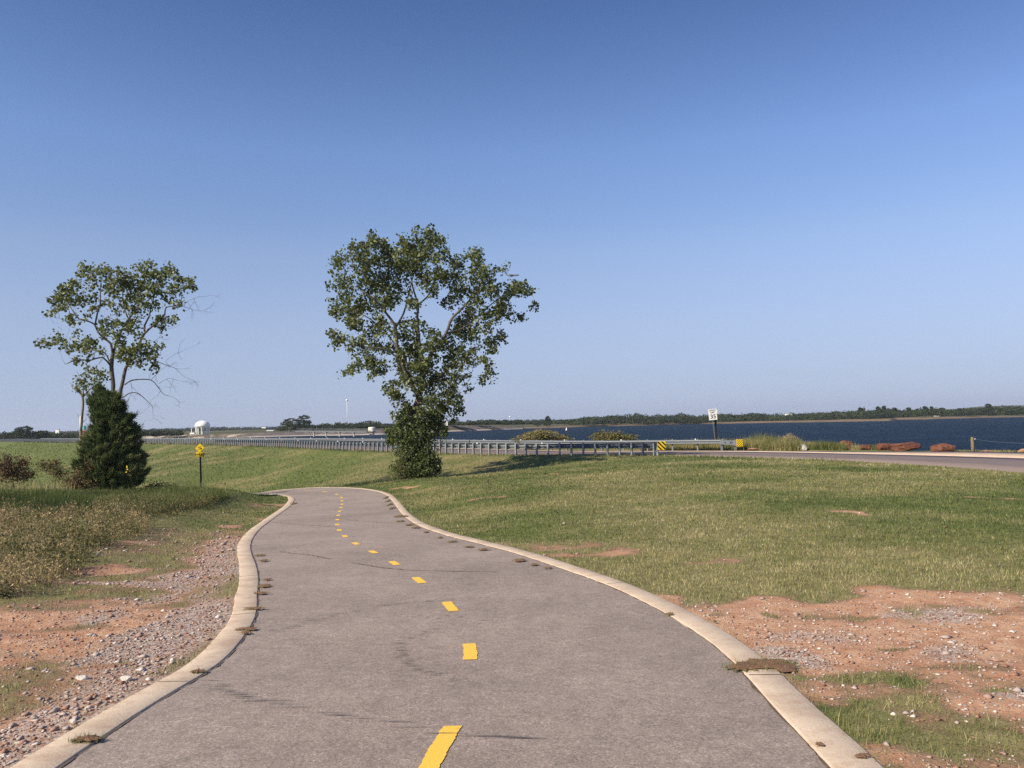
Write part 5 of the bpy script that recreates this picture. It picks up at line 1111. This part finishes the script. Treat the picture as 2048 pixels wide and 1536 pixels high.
def ring(mb, cx, cz, ro_, ri_, y=-.003, n=14):
    for k in range(n):
        a_, b_ = 2 * math.pi * k / n, 2 * math.pi * (k + 1) / n; mb.add([(cx + ro_ * math.cos(a_), y, cz + ro_ * math.sin(a_)), (cx + ro_ * math.cos(b_), y, cz + ro_ * math.sin(b_)), (cx + ri_ * math.cos(b_), y, cz + ri_ * math.sin(b_)), (cx + ri_ * math.cos(a_), y, cz + ri_ * math.sin(a_))], [(0, 1, 2, 3)])
ring(sy, -.27 * dd_, .06 * dd_, .15 * dd_, .10 * dd_); ring(sy, .18 * dd_, .24 * dd_, .15 * dd_, .10 * dd_)
for a_, b_ in (((-.27, .06), (-.08, .30)), ((-.08, .30), (.18, .24)), ((-.05, .10), (-.08, .36)), ((-.05, .10), (.12, .34)), ((.10, .42), (.18, .24))): sy.bar((a_[0] * dd_, -.003, a_[1] * dd_), (b_[0] * dd_, -.003, b_[1] * dd_), .05 * dd_, .002, up=(0, 1, 0))
sy.build('bicycle_hill_symbol', M_black, o)
bo = MB()
for k in range(4):
    pts = [(0, .9 * dd_), (.9 * dd_, 0), (0, -.9 * dd_), (-.9 * dd_, 0)]; a_, b_ = pts[k], pts[(k + 1) % 4]; bo.bar((a_[0], -.003, a_[1]), (b_[0], -.003, b_[1]), .035 * dd_, .001, up=(0, 1, 0))
bo.build('border', M_black, o)
pw, ph = 16.5 * px_, 9.4 * px_; o = MB().box((0, .005, 0), (pw, .01, ph)).build('ahead_plate', M_yelsign, hs, bevel=.004); o.location = pl2
text('AHEAD', ph * .68, M_black, o, (0, -.003, 0), sx=.92)
MB().bar((.05, -.03, -.1), (.02, -.02, .30), .035, .012, up=(0, 1, 0)).build('white_marker_strip', M_white, hs)

# speed limit sign
Zv = 62.0; p0 = at(1434, 900, Zv); zz = T(p0.x, Zv); ss = empty('speed_limit_sign', (p0.x, Zv, zz), 'tilted white speed limit 35 sign beyond the far guardrail', 'road sign')
k_ = Zv / FPX; MB().bar((0, .02, -.4), at(1419, 828, Zv) - ss.location + Vector((.2, .05, 0)), .05, .03, up=(0, 1, 0)).build('post', M_metald, ss)
plc = at(1425.5, 829, Zv) - ss.location; pw, ph = 16.5 * k_, 22 * k_; o = MB().box((0, 0, 0), (pw, .012, ph)).build('sign_plate', M_signw, ss, bevel=.01); o.location = plc; o.rotation_euler = (0, R_(-4), 0)
text('SPEED', ph * .22, M_metald, o, (0, -.009, ph * .36), sx=1.0); text('LIMIT', ph * .17, M_black, o, (0, -.009, ph * .17), sx=1.0); text('35', ph * .52, M_black, o, (.01, -.009, -ph * .2), sx=1.0)
s2_ = empty('back_to_back_sign', tuple(at(1432, 900, Zv + .35))[:2] + (zz,), 'dark sign post carrying a second white plate just behind the speed limit sign', 'road sign')
MB().bar((0, 0, -.4), at(1431, 821, Zv + .35) - s2_.location, .14, .06, up=(0, 1, 0)).build('post', M_black, s2_)
o = MB().box((0, 0, 0), (16 * k_, .012, 20 * k_)).build('sign_plate', M_signw, s2_, bevel=.01); o.location = at(1427, 830, Zv + .3) - s2_.location
# sign seen from behind, right of the tree
Zw = 74.0; p0 = at(892, 893, Zw); e = empty('white_sign', (p0.x, Zw, T(p0.x, Zw)), 'tall narrow white sign on a thin post just right of the tall cottonwood', 'road sign')
MB().bar((0, .02, -.4), at(892, 842, Zw) - e.location, .05, .03, up=(0, 1, 0)).build('post', M_black, e); o = MB().box((0, 0, 0), (5.8 * Zw / FPX, .012, 12.5 * Zw / FPX)).build('sign_plate', M_signw, e, bevel=.01); o.location = at(892.5, 847, Zw) - e.location
Zw = 80.0; p0 = at(874.5, 890, Zw); e = empty('small_white_marker', (p0.x, Zw, T(p0.x, Zw)), 'small white marker on a post, half hidden by the cottonwood leaves', 'road sign')
MB().bar((0, .02, -.4), at(874.5, 856, Zw) - e.location, .05, .03, up=(0, 1, 0)).build('post', M_black, e); o = MB().box((0, 0, 0), (3 * Zw / FPX, .012, 4.5 * Zw / FPX)).build('sign_plate', M_signw, e, bevel=.01); o.location = at(874.5, 857, Zw) - e.location
Zw = 57.3; p0 = at(881, 905, Zw); e = MB().tube([(0, 0, -.3), (.02, 0, 1.0), (.0, 0, 1.62)], .028, 8).build('thin_pole', M_black); e.location = (p0.x, Zw, T(p0.x, Zw)); tag(e, 'thin dark pole standing at the near guardrail right of the leafy bush', 'pole')
# wooden post and wire
Zw = at_s(1946, 13.8); p0 = at(1946, 903, Zw); e = empty('wooden_fence_post', (p0.x, Zw, T(p0.x, Zw)), 'squat weathered wooden post with a wire running off to the right', 'fence post')
MB().tube([(0, 0, -.2), (.0, 0, .3), (-.01, 0, .80), (-.01, 0, .86)], [.095, .09, .085, .07], 10).build('post', M_wood, e, smooth=True)
wz = [at(1950, 878, Zw - .1) - e.location, at(1980, 883, 41) - e.location, at(2048, 887, 38.5) - e.location, at(2200, 892, 33) - e.location]
MB().tube(wz, .004, 5).build('wire', M_metal, e); MB().box(at(1950, 878, Zw - .1) - e.location, (.05, .03, .05)).build('insulator', M_white, e, bevel=.006)

# ------------------------------------------------------------------ structures over the water
Zt = pln(744, 872.8, WZ).y
kt = Zt / FPX; p0 = pln(744, 872.5, WZ); it = empty('intake_tower', p0, 'cream round topped intake tower standing in the lake, left of the tall cottonwood', 'tower')
MB().lathe([(5.2 * kt, -1), (5.2 * kt, 8.8 * kt)], n=24).build('shaft', M_conc, it, smooth=True)
MB().lathe([(0, 8.2 * kt), (7.2 * kt, 8.4 * kt), (7.2 * kt, 9.6 * kt), (7 * kt, 9.6 * kt)], n=24).build('floor_slab', M_brick, it)
MB().lathe([(0, 9.61 * kt), (7 * kt, 9.61 * kt), (7.2 * kt, 10.5 * kt), (7.2 * kt, 16.8 * kt), (6.6 * kt, 18.3 * kt), (0, 18.8 * kt)], n=28).build('gatehouse', M_cream, it, smooth=False)
m_ = MB()
for xx in (-3.1, -.3): m_.box((xx * kt, -7.2 * kt * .93, 12.2 * kt), (1.3 * kt, .6 * kt, 1.9 * kt))
m_.build('window', M_glass, it)
# service bridge
b0, b1 = at(594, 862.2, Zt + 42), at(737, 863.8, Zt); br = empty('service_bridge', (b0.x, b0.y, WZ), 'slender service bridge on thin piers running out to the intake tower', 'bridge')
MB().bar(b0 - br.location, b1 - br.location, 1.6, .28).build('deck', M_metald, br)
m_ = MB()
for o_ in (-.75, .75):
    for h_ in (.55, 1.05): m_.bar(b0 - br.location + Vector((0, o_, h_)), b1 - br.location + Vector((0, o_, h_)), .05)
for k in range(19):
    q = b0.lerp(b1, k / 18) - br.location
    for o_ in (-.75, .75): m_.bar(q + Vector((0, o_, .1)), q + Vector((0, o_, 1.05)), .05)
m_.build('railing', M_metald, br); pr = None
for px in (632, 657.5, 684, 711):
    f_ = (px - 594) / (737 - 594); q = b0.lerp(b1, f_) - br.location
    if pr is None: pr = MB().box((0, 0, -1.3), (.32, 1.3, 3.0)).box((0, 0, .28), (.6, 1.7, .3)).build('pier', M_conc, br); o = pr
    else: o = pr.copy(); C.objects.link(o); o.parent = br
    o.location = (q.x, q.y, q.z - .6)
# white domed pavilion on the dam
Zp = 330.; kp = Zp / FPX; p0 = at(405, 867.5, Zp); dm = empty('white_domed_tank', (p0.x, Zp, p0.z - .2), 'big white domed tank on thick columns behind the guardrail, above the yellow hill sign', 'tank')
cz = lambda py: (867.5 - py) * kp + .2
R0 = 14.4 * kp
dome = [(0, cz(854.6)), (R0 * .86, cz(854.8)), (R0, cz(852))] + [(R0 * math.cos(a_), cz(852) + (cz(841.2) - cz(852)) * math.sin(a_)) for a_ in np.linspace(.1, math.pi / 2, 9)]
MB().lathe([(R0 * 1.06, cz(852.3)), (R0 * 1.06, cz(851.7))]).build('rim', M_white, dm); MB().lathe(dome, n=36).build('dome', M_white, dm, smooth=True)
lg = None
for k in range(8):
    a_ = 2 * math.pi * (k + .3) / 8
    if lg is None: lg = MB().lathe([(.95 * kp, -1), (.95 * kp, cz(854))], n=12).build('leg', M_white, dm, smooth=True); o = lg
    else: o = lg.copy(); C.objects.link(o); o.parent = dm
    o.location = (R0 * .88 * math.cos(a_), R0 * .88 * math.sin(a_), 0)
MB().lathe([(2.0 * kp, -1), (1.6 * kp, cz(860)), (2.4 * kp, cz(855))], n=16).build('riser', M_white, dm, smooth=True)
wb = empty('white_shed', tuple(at(386, 868, Zp - 4)), 'low white shed with a thin white pipe beside the domed tank', 'shed'); MB().box((0, 0, .25), (9 * kp, 2, 3.2 * kp)).build('wall', M_white, wb); MB().box((-3 * kp, 0, cz(862)), (1 * kp, .25, 9 * kp)).build('pipe', M_white, wb)
# teal silo + brick tower at left
Zq = 205.; kq = Zq / FPX; p0 = at(167.5, 876, Zq); MBt = empty('teal_silo', (p0.x, Zq, p0.z - 1), 'tall pale teal silo peeping out between the slender tree and the cedar', 'silo'); MB().lathe([(4 * kq, 0), (4 * kq, 26 * kq + .7), (3.6 * kq, 26.8 * kq + .7), (0, 27.2 * kq + .7)], n=24).build('shell', M_teal, MBt, smooth=True); MB().lathe([(4.1 * kq, 25.2 * kq + .7), (4.1 * kq, 25.7 * kq + .7)], n=24).build('rim', M_teal, MBt)
p0 = at(173.5, 876, Zq - 6); e = empty('brick_hut', (p0.x, Zq - 6, p0.z - 1), 'small reddish hut with a pale lit panel in front of the teal silo', 'hut'); MB().box((0, 0, 7 * kq + .4), (7 * kq, 2.4, 14.5 * kq + 1)).build('wall', M_brick, e); MB().box((0, 0, 14.4 * kq + 1), (8 * kq, 3, .25)).build('roof', M_brick, e); MB().box((.5 * kq, -1.22, 5.2 * kq + .8), (4 * kq, .06, 4 * kq)).build('door_panel', M_rocko, e)
# car on the dam road
Zk = 170.; p0 = at(92.5, 879, Zk); i_, t_, s_ = nearest(np.array([[p0.x, Zk]]), RLs); cr_ = RLs[i_[0], :2] + np.array([.78, .62]) * 4.2
c0 = empty('parked_car', (cr_[0], cr_[1], EYE - road_D(np.array([4.2]))[0] + .04), 'dark car on the dam road at far left', 'car', rz=math.atan2(RLs[i_[0] + 1, 1] - RLs[i_[0], 1], RLs[i_[0] + 1, 0] - RLs[i_[0], 0])); c0.name = 'car'
MB().box((0, 0, .62), (4.5, 1.8, .62)).build('body', M_black, c0, bevel=.15); MB().add([(-1.6, -.8, .94), (1.2, -.8, .94), (1.2, .8, .94), (-1.6, .8, .94), (-1.1, -.65, 1.45), (.6, -.65, 1.45), (.6, .65, 1.45), (-1.1, .65, 1.45)], [(3, 2, 1, 0), (4, 5, 6, 7), (0, 1, 5, 4), (1, 2, 6, 5), (2, 3, 7, 6), (3, 0, 4, 7)]).build('cabin', M_glass, c0)
for xx in (-1.4, 1.4):
    for yy_ in (-.85, .85): o = MB().lathe([(0, -.1), (.33, -.1), (.33, .1), (0, .1)], n=16).build('wheel', M_black, c0); o.location = (xx, yy_, .33); o.rotation_euler = (math.pi / 2, 0, 0)
for yy_ in (-.6, .6): o = MB().box((-2.27, yy_, .72), (.06, .3, .18)).build('headlight', M_refl, c0)
# buildings and towers far off
def box_b(name, label, cx, by, wpx, hpx, Z, roof=True, cat='building', group=None):
    k = Z / FPX; p = at(cx, by, Z); e = empty(name, (p.x, p.y, p.z - 1), label, cat, group); MB().box((0, 0, hpx * k / 2 + .5), (wpx * k, wpx * k * .5, hpx * k + 1)).build('wall', M_white, e)
    w2, h2 = wpx * k / 2 * 1.06, hpx * k + 1
    MB().add([(-w2, -w2 * .55, h2), (w2, -w2 * .55, h2), (w2, w2 * .55, h2), (-w2, w2 * .55, h2), (-w2, 0, h2 + .8 * k), (w2, 0, h2 + .8 * k)], [(0, 1, 5, 4), (2, 3, 4, 5), (0, 4, 3), (1, 2, 5)]).build('roof', M_metald, e); return e
box_b('white_building', 'square white building above the trees at far left', 115, 864.5, 7, 5.5, 420)
box_b('long_shed', 'long low white shed at the left end of the wood behind the dam', 541, 862, 14, 2.2, 520); box_b('far_building', 'tiny white building on the skyline beside the tall trees', 528, 855.8, 9, 2.4, 900); box_b('far_building', 'pale far building on the skyline above the right hand shore', 1577, 829, 12, 2.2, 900); box_b('lakeside_house', 'small pale house on the far shore between the two tree masses', 1615, 839, 10, 2.6, 560)
box_b('shore_pavilion', 'small white pavilion on the far shore under the tall pines', 1873, 832, 8, 2.4, 560)
def tower(label, cx, topy, basey, rpx, Z, name='water_tower'):
    k = Z / FPX; p = at(cx, basey, Z); e = empty(name, tuple(p), label, 'water tower'); H = (basey - topy) * k
    MB().tube([(0, 0, -2), (0, 0, H - rpx * k)], [.55 * k, .4 * k], 10).build('stem', M_white, e, smooth=True); r_ = rpx * k
    MB().lathe([(max(.001, r_ * math.cos(a_)), H - r_ + r_ * .85 * math.sin(a_)) for a_ in np.linspace(-math.pi / 2, math.pi / 2, 10)], n=20).build('bulb', M_white, e, smooth=True); return e
tower('tall white ball topped tower rising over the wood behind the dam', 694.5, 798, 850, 2.5, 700); tower('tiny white water tower on the skyline right of the cottonwood', 1020, 832, 843, 1.9, 1400)
for (px, ty, by, lab) in ((482, 853, 872, 'thin light pole on the dam, left of the service bridge'), (578, 855, 868, 'thin light pole on the dam near the bridge landing'), (634, 848, 862, 'thin dark pole at the first bridge pier')):
    Zl = 330; k = Zl / FPX; p = at(px, by, Zl); e = MB().tube([(0, 0, -1), (0, 0, (by - ty) * k)], [.13, .07], 6).box((.5, 0, (by - ty) * k), (1.0, .15, .1)).build('light_pole', M_metald); e.location = p; tag(e, lab, 'light pole', 'light poles on the dam')
# buoys
for px, py, lab in ((1133, 860.5, 'small white buoy floating off the far shore'),):
    p = pln(px, py, WZ); e = MB().lathe([(.001, -.3), (.35, -.2), (.42, .1), (.2, .5), (.12, 1.0), (.001, 1.05)], n=14).build('buoy', M_white, smooth=True); e.location = p; tag(e, lab, 'buoy')

# ------------------------------------------------------------------ far woods
def crown_pts(c, W_, H_, n, r):
    v = r.normal(size=(n, 3)); v /= np.linalg.norm(v, axis=1)[:, None]; v[:, 2] = np.where(v[:, 2] < -.3, v[:, 2] * .4, v[:, 2]); q = (.55 + .45 * r.random(n)) ** .5
    ph = r.uniform(0, 6.28, 3); l_ = 1 + .2 * np.sin(v[:, 0] * 5 + ph[0]) * np.sin(v[:, 2] * 6 + ph[1]) + .12 * np.sin(v[:, 1] * 9 + ph[2]); return c + v * (q * l_)[:, None] * np.array([W_ / 2, W_ / 2, H_ / 2])
def wood(name, top, bot, Z, wd, seed, mat=M_far, rows=2, dens=150, leaf=.5, jit=.14, zspread=25, tshift=0.0):
    """skyline wood: top/bot lists of (px, py)"""
    r = np.random.default_rng(seed); x0, x1 = top[0][0], top[-1][0]; Ps = []; Ts = []
    for row in range(rows):
        x = x0 + r.uniform(0, wd)
        while x < x1:
            ty = np.interp(x, *zip(*top)); by = np.interp(x, *zip(*bot)); w_ = wd * r.uniform(.7, 1.4); ZZ = Z + row * zspread + r.uniform(-6, 6); hh = (by - ty) * r.uniform(1 - 2.2 * jit, 1 + jit * .4) * (1 if row else .8)
            k = ZZ / FPX; c = np.array(at(x, by - hh / 2, ZZ)); Ps.append(crown_pts(c, w_ * k * 1.25, hh * k * 1.1, dens, r)); tb_ = r.normal(0, .12); Ts.append(np.clip(r.normal(.45 + tb_ + tshift, .16, dens), 0, 1)); x += w_ * .55
    P = np.vstack(Ps); V, Fq = quads_at(P, leaf, seed + 1, .9); return tag(npmesh(name, V, Fq, mat, tint=np.concatenate(Ts)), kind='stuff')
wood('far_woods', [(1140, 840), (1155, 838), (1173, 832), (1214, 832), (1245, 830.5), (1282, 828), (1306, 831), (1340, 828.5), (1368, 827.5), (1390, 832), (1398, 841), (1404, 836), (1412, 829), (1450, 827), (1473, 828), (1513, 826.5), (1530, 829), (1545, 838)], [(1140, 854), (1400, 849), (1545, 848)], 492, 26, 201, dens=520, leaf=.75, jit=.08, rows=3, zspread=14)
wood('far_woods', [(1540, 836), (1560, 832), (1612, 826), (1640, 826.5), (1679, 823), (1719, 819), (1768, 816), (1790, 819), (1851, 817), (1913, 819), (1960, 816), (2039, 812), (2150, 810), (2400, 806)], [(1540, 843), (1612, 845.5), (1700, 844), (1780, 840), (1850, 835), (2046, 833), (2400, 826)], 480, 24, 202, dens=520, leaf=.75, jit=.10, rows=3, zspread=14)
wood('far_woods', [(1000, 842), (1060, 841), (1100, 839), (1150, 838.5)], [(1000, 851), (1060, 850.5), (1150, 850)], 560, 13, 203, dens=200, leaf=.8)
wood('far_woods', [(556, 853), (575, 848), (600, 847), (640, 848), (680, 845), (705, 845), (712, 843), (760, 845), (800, 847), (850, 846), (894, 843), (940, 841.5), (1000, 839.5), (1040, 840)], [(556, 863), (640, 862.5), (760, 859), (850, 855), (894, 852), (1040, 850)], 380, 15, 204, dens=420, leaf=.6, zspread=18)
wood('far_woods', [(-120, 866), (0, 869), (20, 864), (45, 860), (70, 864), (90, 864), (110, 866), (150, 866), (200, 868), (280, 860), (320, 860), (360, 861)], [(-120, 880), (0, 880), (150, 880), (200, 878), (360, 872)], 300, 17, 205, dens=300, leaf=.6, zspread=20, tshift=.05)
wood('distant_woods', [(-200, 868), (0, 865), (200, 861), (300, 857.5), (420, 854.5), (520, 854), (600, 851)], [(-200, 876), (0, 872), (300, 866), (600, 860)], 900, 9, 206, dens=90, leaf=1.3, rows=3, zspread=90)
wood('distant_woods', [(600, 851.5), (800, 846), (1000, 841), (1060, 839.5), (1200, 837), (1400, 831), (1560, 826.5), (1700, 822.5), (1900, 819), (2048, 816), (2400, 808)], [(600, 860), (1000, 850), (1400, 843), (1700, 836), (2048, 830), (2400, 822)], 950, 9, 207, dens=90, leaf=1.3, rows=3, zspread=90)
# distinct far trees as things of their own
def far_tree(label, cx, ty, by, wpx, Z, seed, blobs=None, conif=False):
    k = Z / FPX; p = at(cx, by, Z); e = empty('broadleaf_tree' if not conif else 'pine_tree', tuple(p), label, 'tree', 'far trees standing above the woods'); r = np.random.default_rng(seed); H = (by - ty) * k; W_ = wpx * k
    MB().tube([(0, 0, -2), (.1, 0, H * .4), (0, 0, H * .8)], [.3, .22, .08], 7).build('trunk', M_bark, e, smooth=True); P = []
    for (bx, bz, bw, bh) in (blobs or [(0, .68, .9, .5), (-.2, .5, .7, .4), (.25, .52, .6, .4), (.05, .85, .5, .3)]): P.append(crown_pts(np.array([bx * W_ / 2, 0, bz * H]), bw * W_, bh * H, 420, r))
    P = np.vstack(P); V, Fq = quads_at(P, .5, seed, .9); npmesh('crown', V, Fq, M_far, e, tint=np.clip(r.normal(.5, .18, len(Fq)), 0, 1)); return e
far_tree('tall round headed tree at the left end of the wood behind the dam', 609, 831, 863, 27, 372, 301, [(0, .85, .85, .3), (-.4, .62, .7, .3), (.45, .55, .6, .3), (0, .4, 1.0, .45)])
far_tree('broad tree left of the tallest round headed tree', 581, 835, 863, 34, 370, 302, [(.1, .78, .8, .32), (-.45, .55, .7, .35), (.3, .5, .9, .4), (-.2, .3, 1.2, .4)])
far_tree('dark domed tree rising behind the intake tower', 738, 840, 860, 48, 376, 303, [(0, .62, 1.0, .62), (-.4, .45, .7, .5), (.45, .45, .7, .45)])
far_tree('lone tree poking above the low shore left of the main wood', 1096, 832, 852, 13, 480, 304)
far_tree('small dark tree on the shore nearest the dam tip', 1075, 845, 853, 14, 470, 305, [(0, .5, 1, .9)])
far_tree('small dark tree beneath the lone tree', 1094, 845, 853, 15, 468, 306, [(0, .5, 1, .9)])
for i, (cx, ty, by, w_) in enumerate(((1722, 815, 842, 11), (1757, 813, 840, 12), (1769, 811.5, 840, 10), (1790, 815, 838, 12), (1851, 812.5, 834, 13), (1864, 813, 834, 8), (1818, 815, 836, 12), (1977, 807.5, 833, 15), (1884, 815.5, 834, 16), (1920, 816.5, 834, 12))):
    labs = ['leftmost of the tall pines on the right hand shore', 'left one of two close tall pines on the far shore', 'tallest of the pair of close pines on the far shore', 'bushy pine just right of the pair of close pines', 'broad topped pine in the middle of the right hand shore', 'narrow pine right of the broad topped one', 'rounded pine between the close pair and the broad topped one', 'big rounded tree standing against the distant hill', 'spreading tree above the white shore pavilion', 'small rounded tree right of the spreading one']
    far_tree(labs[i], cx, ty, by, w_, 492, 310 + i, [(0, .86, .7, .26), (.1, .66, .95, .3), (-.1, .45, .9, .35)], conif=i < 7)
far_tree('large leafy tree cluster at the left edge beyond the dam road', 48, 853, 880, 32, 285, 330, [(0, .8, .9, .4), (-.6, .5, .9, .5), (.6, .45, .8, .5), (0, .35, 1.4, .5)])
far_tree('round tree beyond the dam road right of the large left cluster', 84, 860, 880, 24, 285, 331, [(0, .6, 1, .7), (-.4, .4, .8, .5), (.5, .4, .8, .5)])

# ------------------------------------------------------------------ airplane
Za = 1500.; ka = Za / FPX; p0 = at(1024, 550.5, Za); pl_ = empty('airplane', tuple(p0), 'grey four engined airplane flying past the right edge of the cottonwood crown', 'airplane')
hl = 14.5 * ka; R0 = 1.9 * ka
MB().tube([(-hl, 0, 1.0 * R0), (-hl * .8, 0, .75 * R0), (-hl * .5, 0, .25 * R0), (-hl * .2, 0, 0), (hl * .75, 0, 0), (hl * .93, 0, -.1 * R0), (hl, 0, -.2 * R0)], [.1 * R0, .4 * R0, .8 * R0, R0, R0, .7 * R0, .15 * R0], 16).build('fuselage', M_plane, pl_, smooth=True)
MB().add([(-hl * .95, 0, R0), (-hl * .62, 0, R0 * .9), (-hl * .88, 0, 5.2 * R0 * .8), (-hl * 1.02, 0, 5.2 * R0 * .8), (-hl * .95, .3, R0), (-hl * .62, .3, R0 * .9), (-hl * .88, .3, 5.2 * R0 * .8), (-hl * 1.02, .3, 5.2 * R0 * .8)], [(0, 1, 2, 3), (7, 6, 5, 4), (0, 4, 5, 1), (1, 5, 6, 2), (2, 6, 7, 3), (3, 7, 4, 0)]).build('tail_fin', M_plane, pl_)
for sg in (-1, 1):
    MB().add([(hl * .25, 0, R0 * .7), (-hl * .15, 0, R0 * .7), (-hl * .42, sg * hl * .95, -R0 * .3), (-hl * .25, sg * hl * .95, -R0 * .3), (hl * .25, 0, R0 * .45), (-hl * .15, 0, R0 * .45), (-hl * .42, sg * hl * .95, -R0 * .4), (-hl * .25, sg * hl * .95, -R0 * .4)], [(0, 1, 2, 3), (7, 6, 5, 4), (0, 4, 5, 1), (1, 5, 6, 2), (2, 6, 7, 3), (3, 7, 4, 0)]).build('wing', M_plane, pl_)
    MB().add([(-hl * .88, 0, 5 * R0 * .8), (-hl * 1.02, 0, 5 * R0 * .8), (-hl * 1.12, sg * hl * .35, 5 * R0 * .8), (-hl * 1.04, sg * hl * .35, 5 * R0 * .8), (-hl * .88, 0, 5 * R0 * .8 + .3), (-hl * 1.02, 0, 5 * R0 * .8 + .3), (-hl * 1.12, sg * hl * .35, 5 * R0 * .8 + .3), (-hl * 1.04, sg * hl * .35, 5 * R0 * .8 + .3)], [(0, 1, 2, 3), (7, 6, 5, 4), (0, 4, 5, 1), (1, 5, 6, 2), (2, 6, 7, 3), (3, 7, 4, 0)]).build('tailplane', M_plane, pl_)
    for f_ in (.32, .6): o = MB().tube([(-.2, 0, 0), (1.6 * R0, 0, 0)], [.3 * R0, .4 * R0], 12).build('engine', M_plane, pl_, smooth=True); o.location = (hl * (.12 - .42 * f_ * .9), sg * hl * f_, -R0 * .45 + R0 * .35 * (1 - f_))
pl_.rotation_euler = (0, 0, R_(-8))


# ------------------------------------------------------------------ haze
hz = MB().box((0, 1700, 16), (7200, 4400, 60)).build('haze', None)
hm = bpy.data.materials.new('haze'); hm.use_nodes = True; ht = hm.node_tree; ht.nodes.remove(ht.nodes['Principled BSDF']); pv_ = ht.nodes.new('ShaderNodeVolumePrincipled'); pv_.inputs['Color'].default_value = (.80, .88, 1.0, 1); pv_.inputs['Density'].default_value = .00016; pv_.inputs['Anisotropy'].default_value = .2
ht.links.new(pv_.outputs[0], ht.nodes['Material Output'].inputs['Volume']); hz.data.materials.append(hm); tag(hz, kind='stuff')
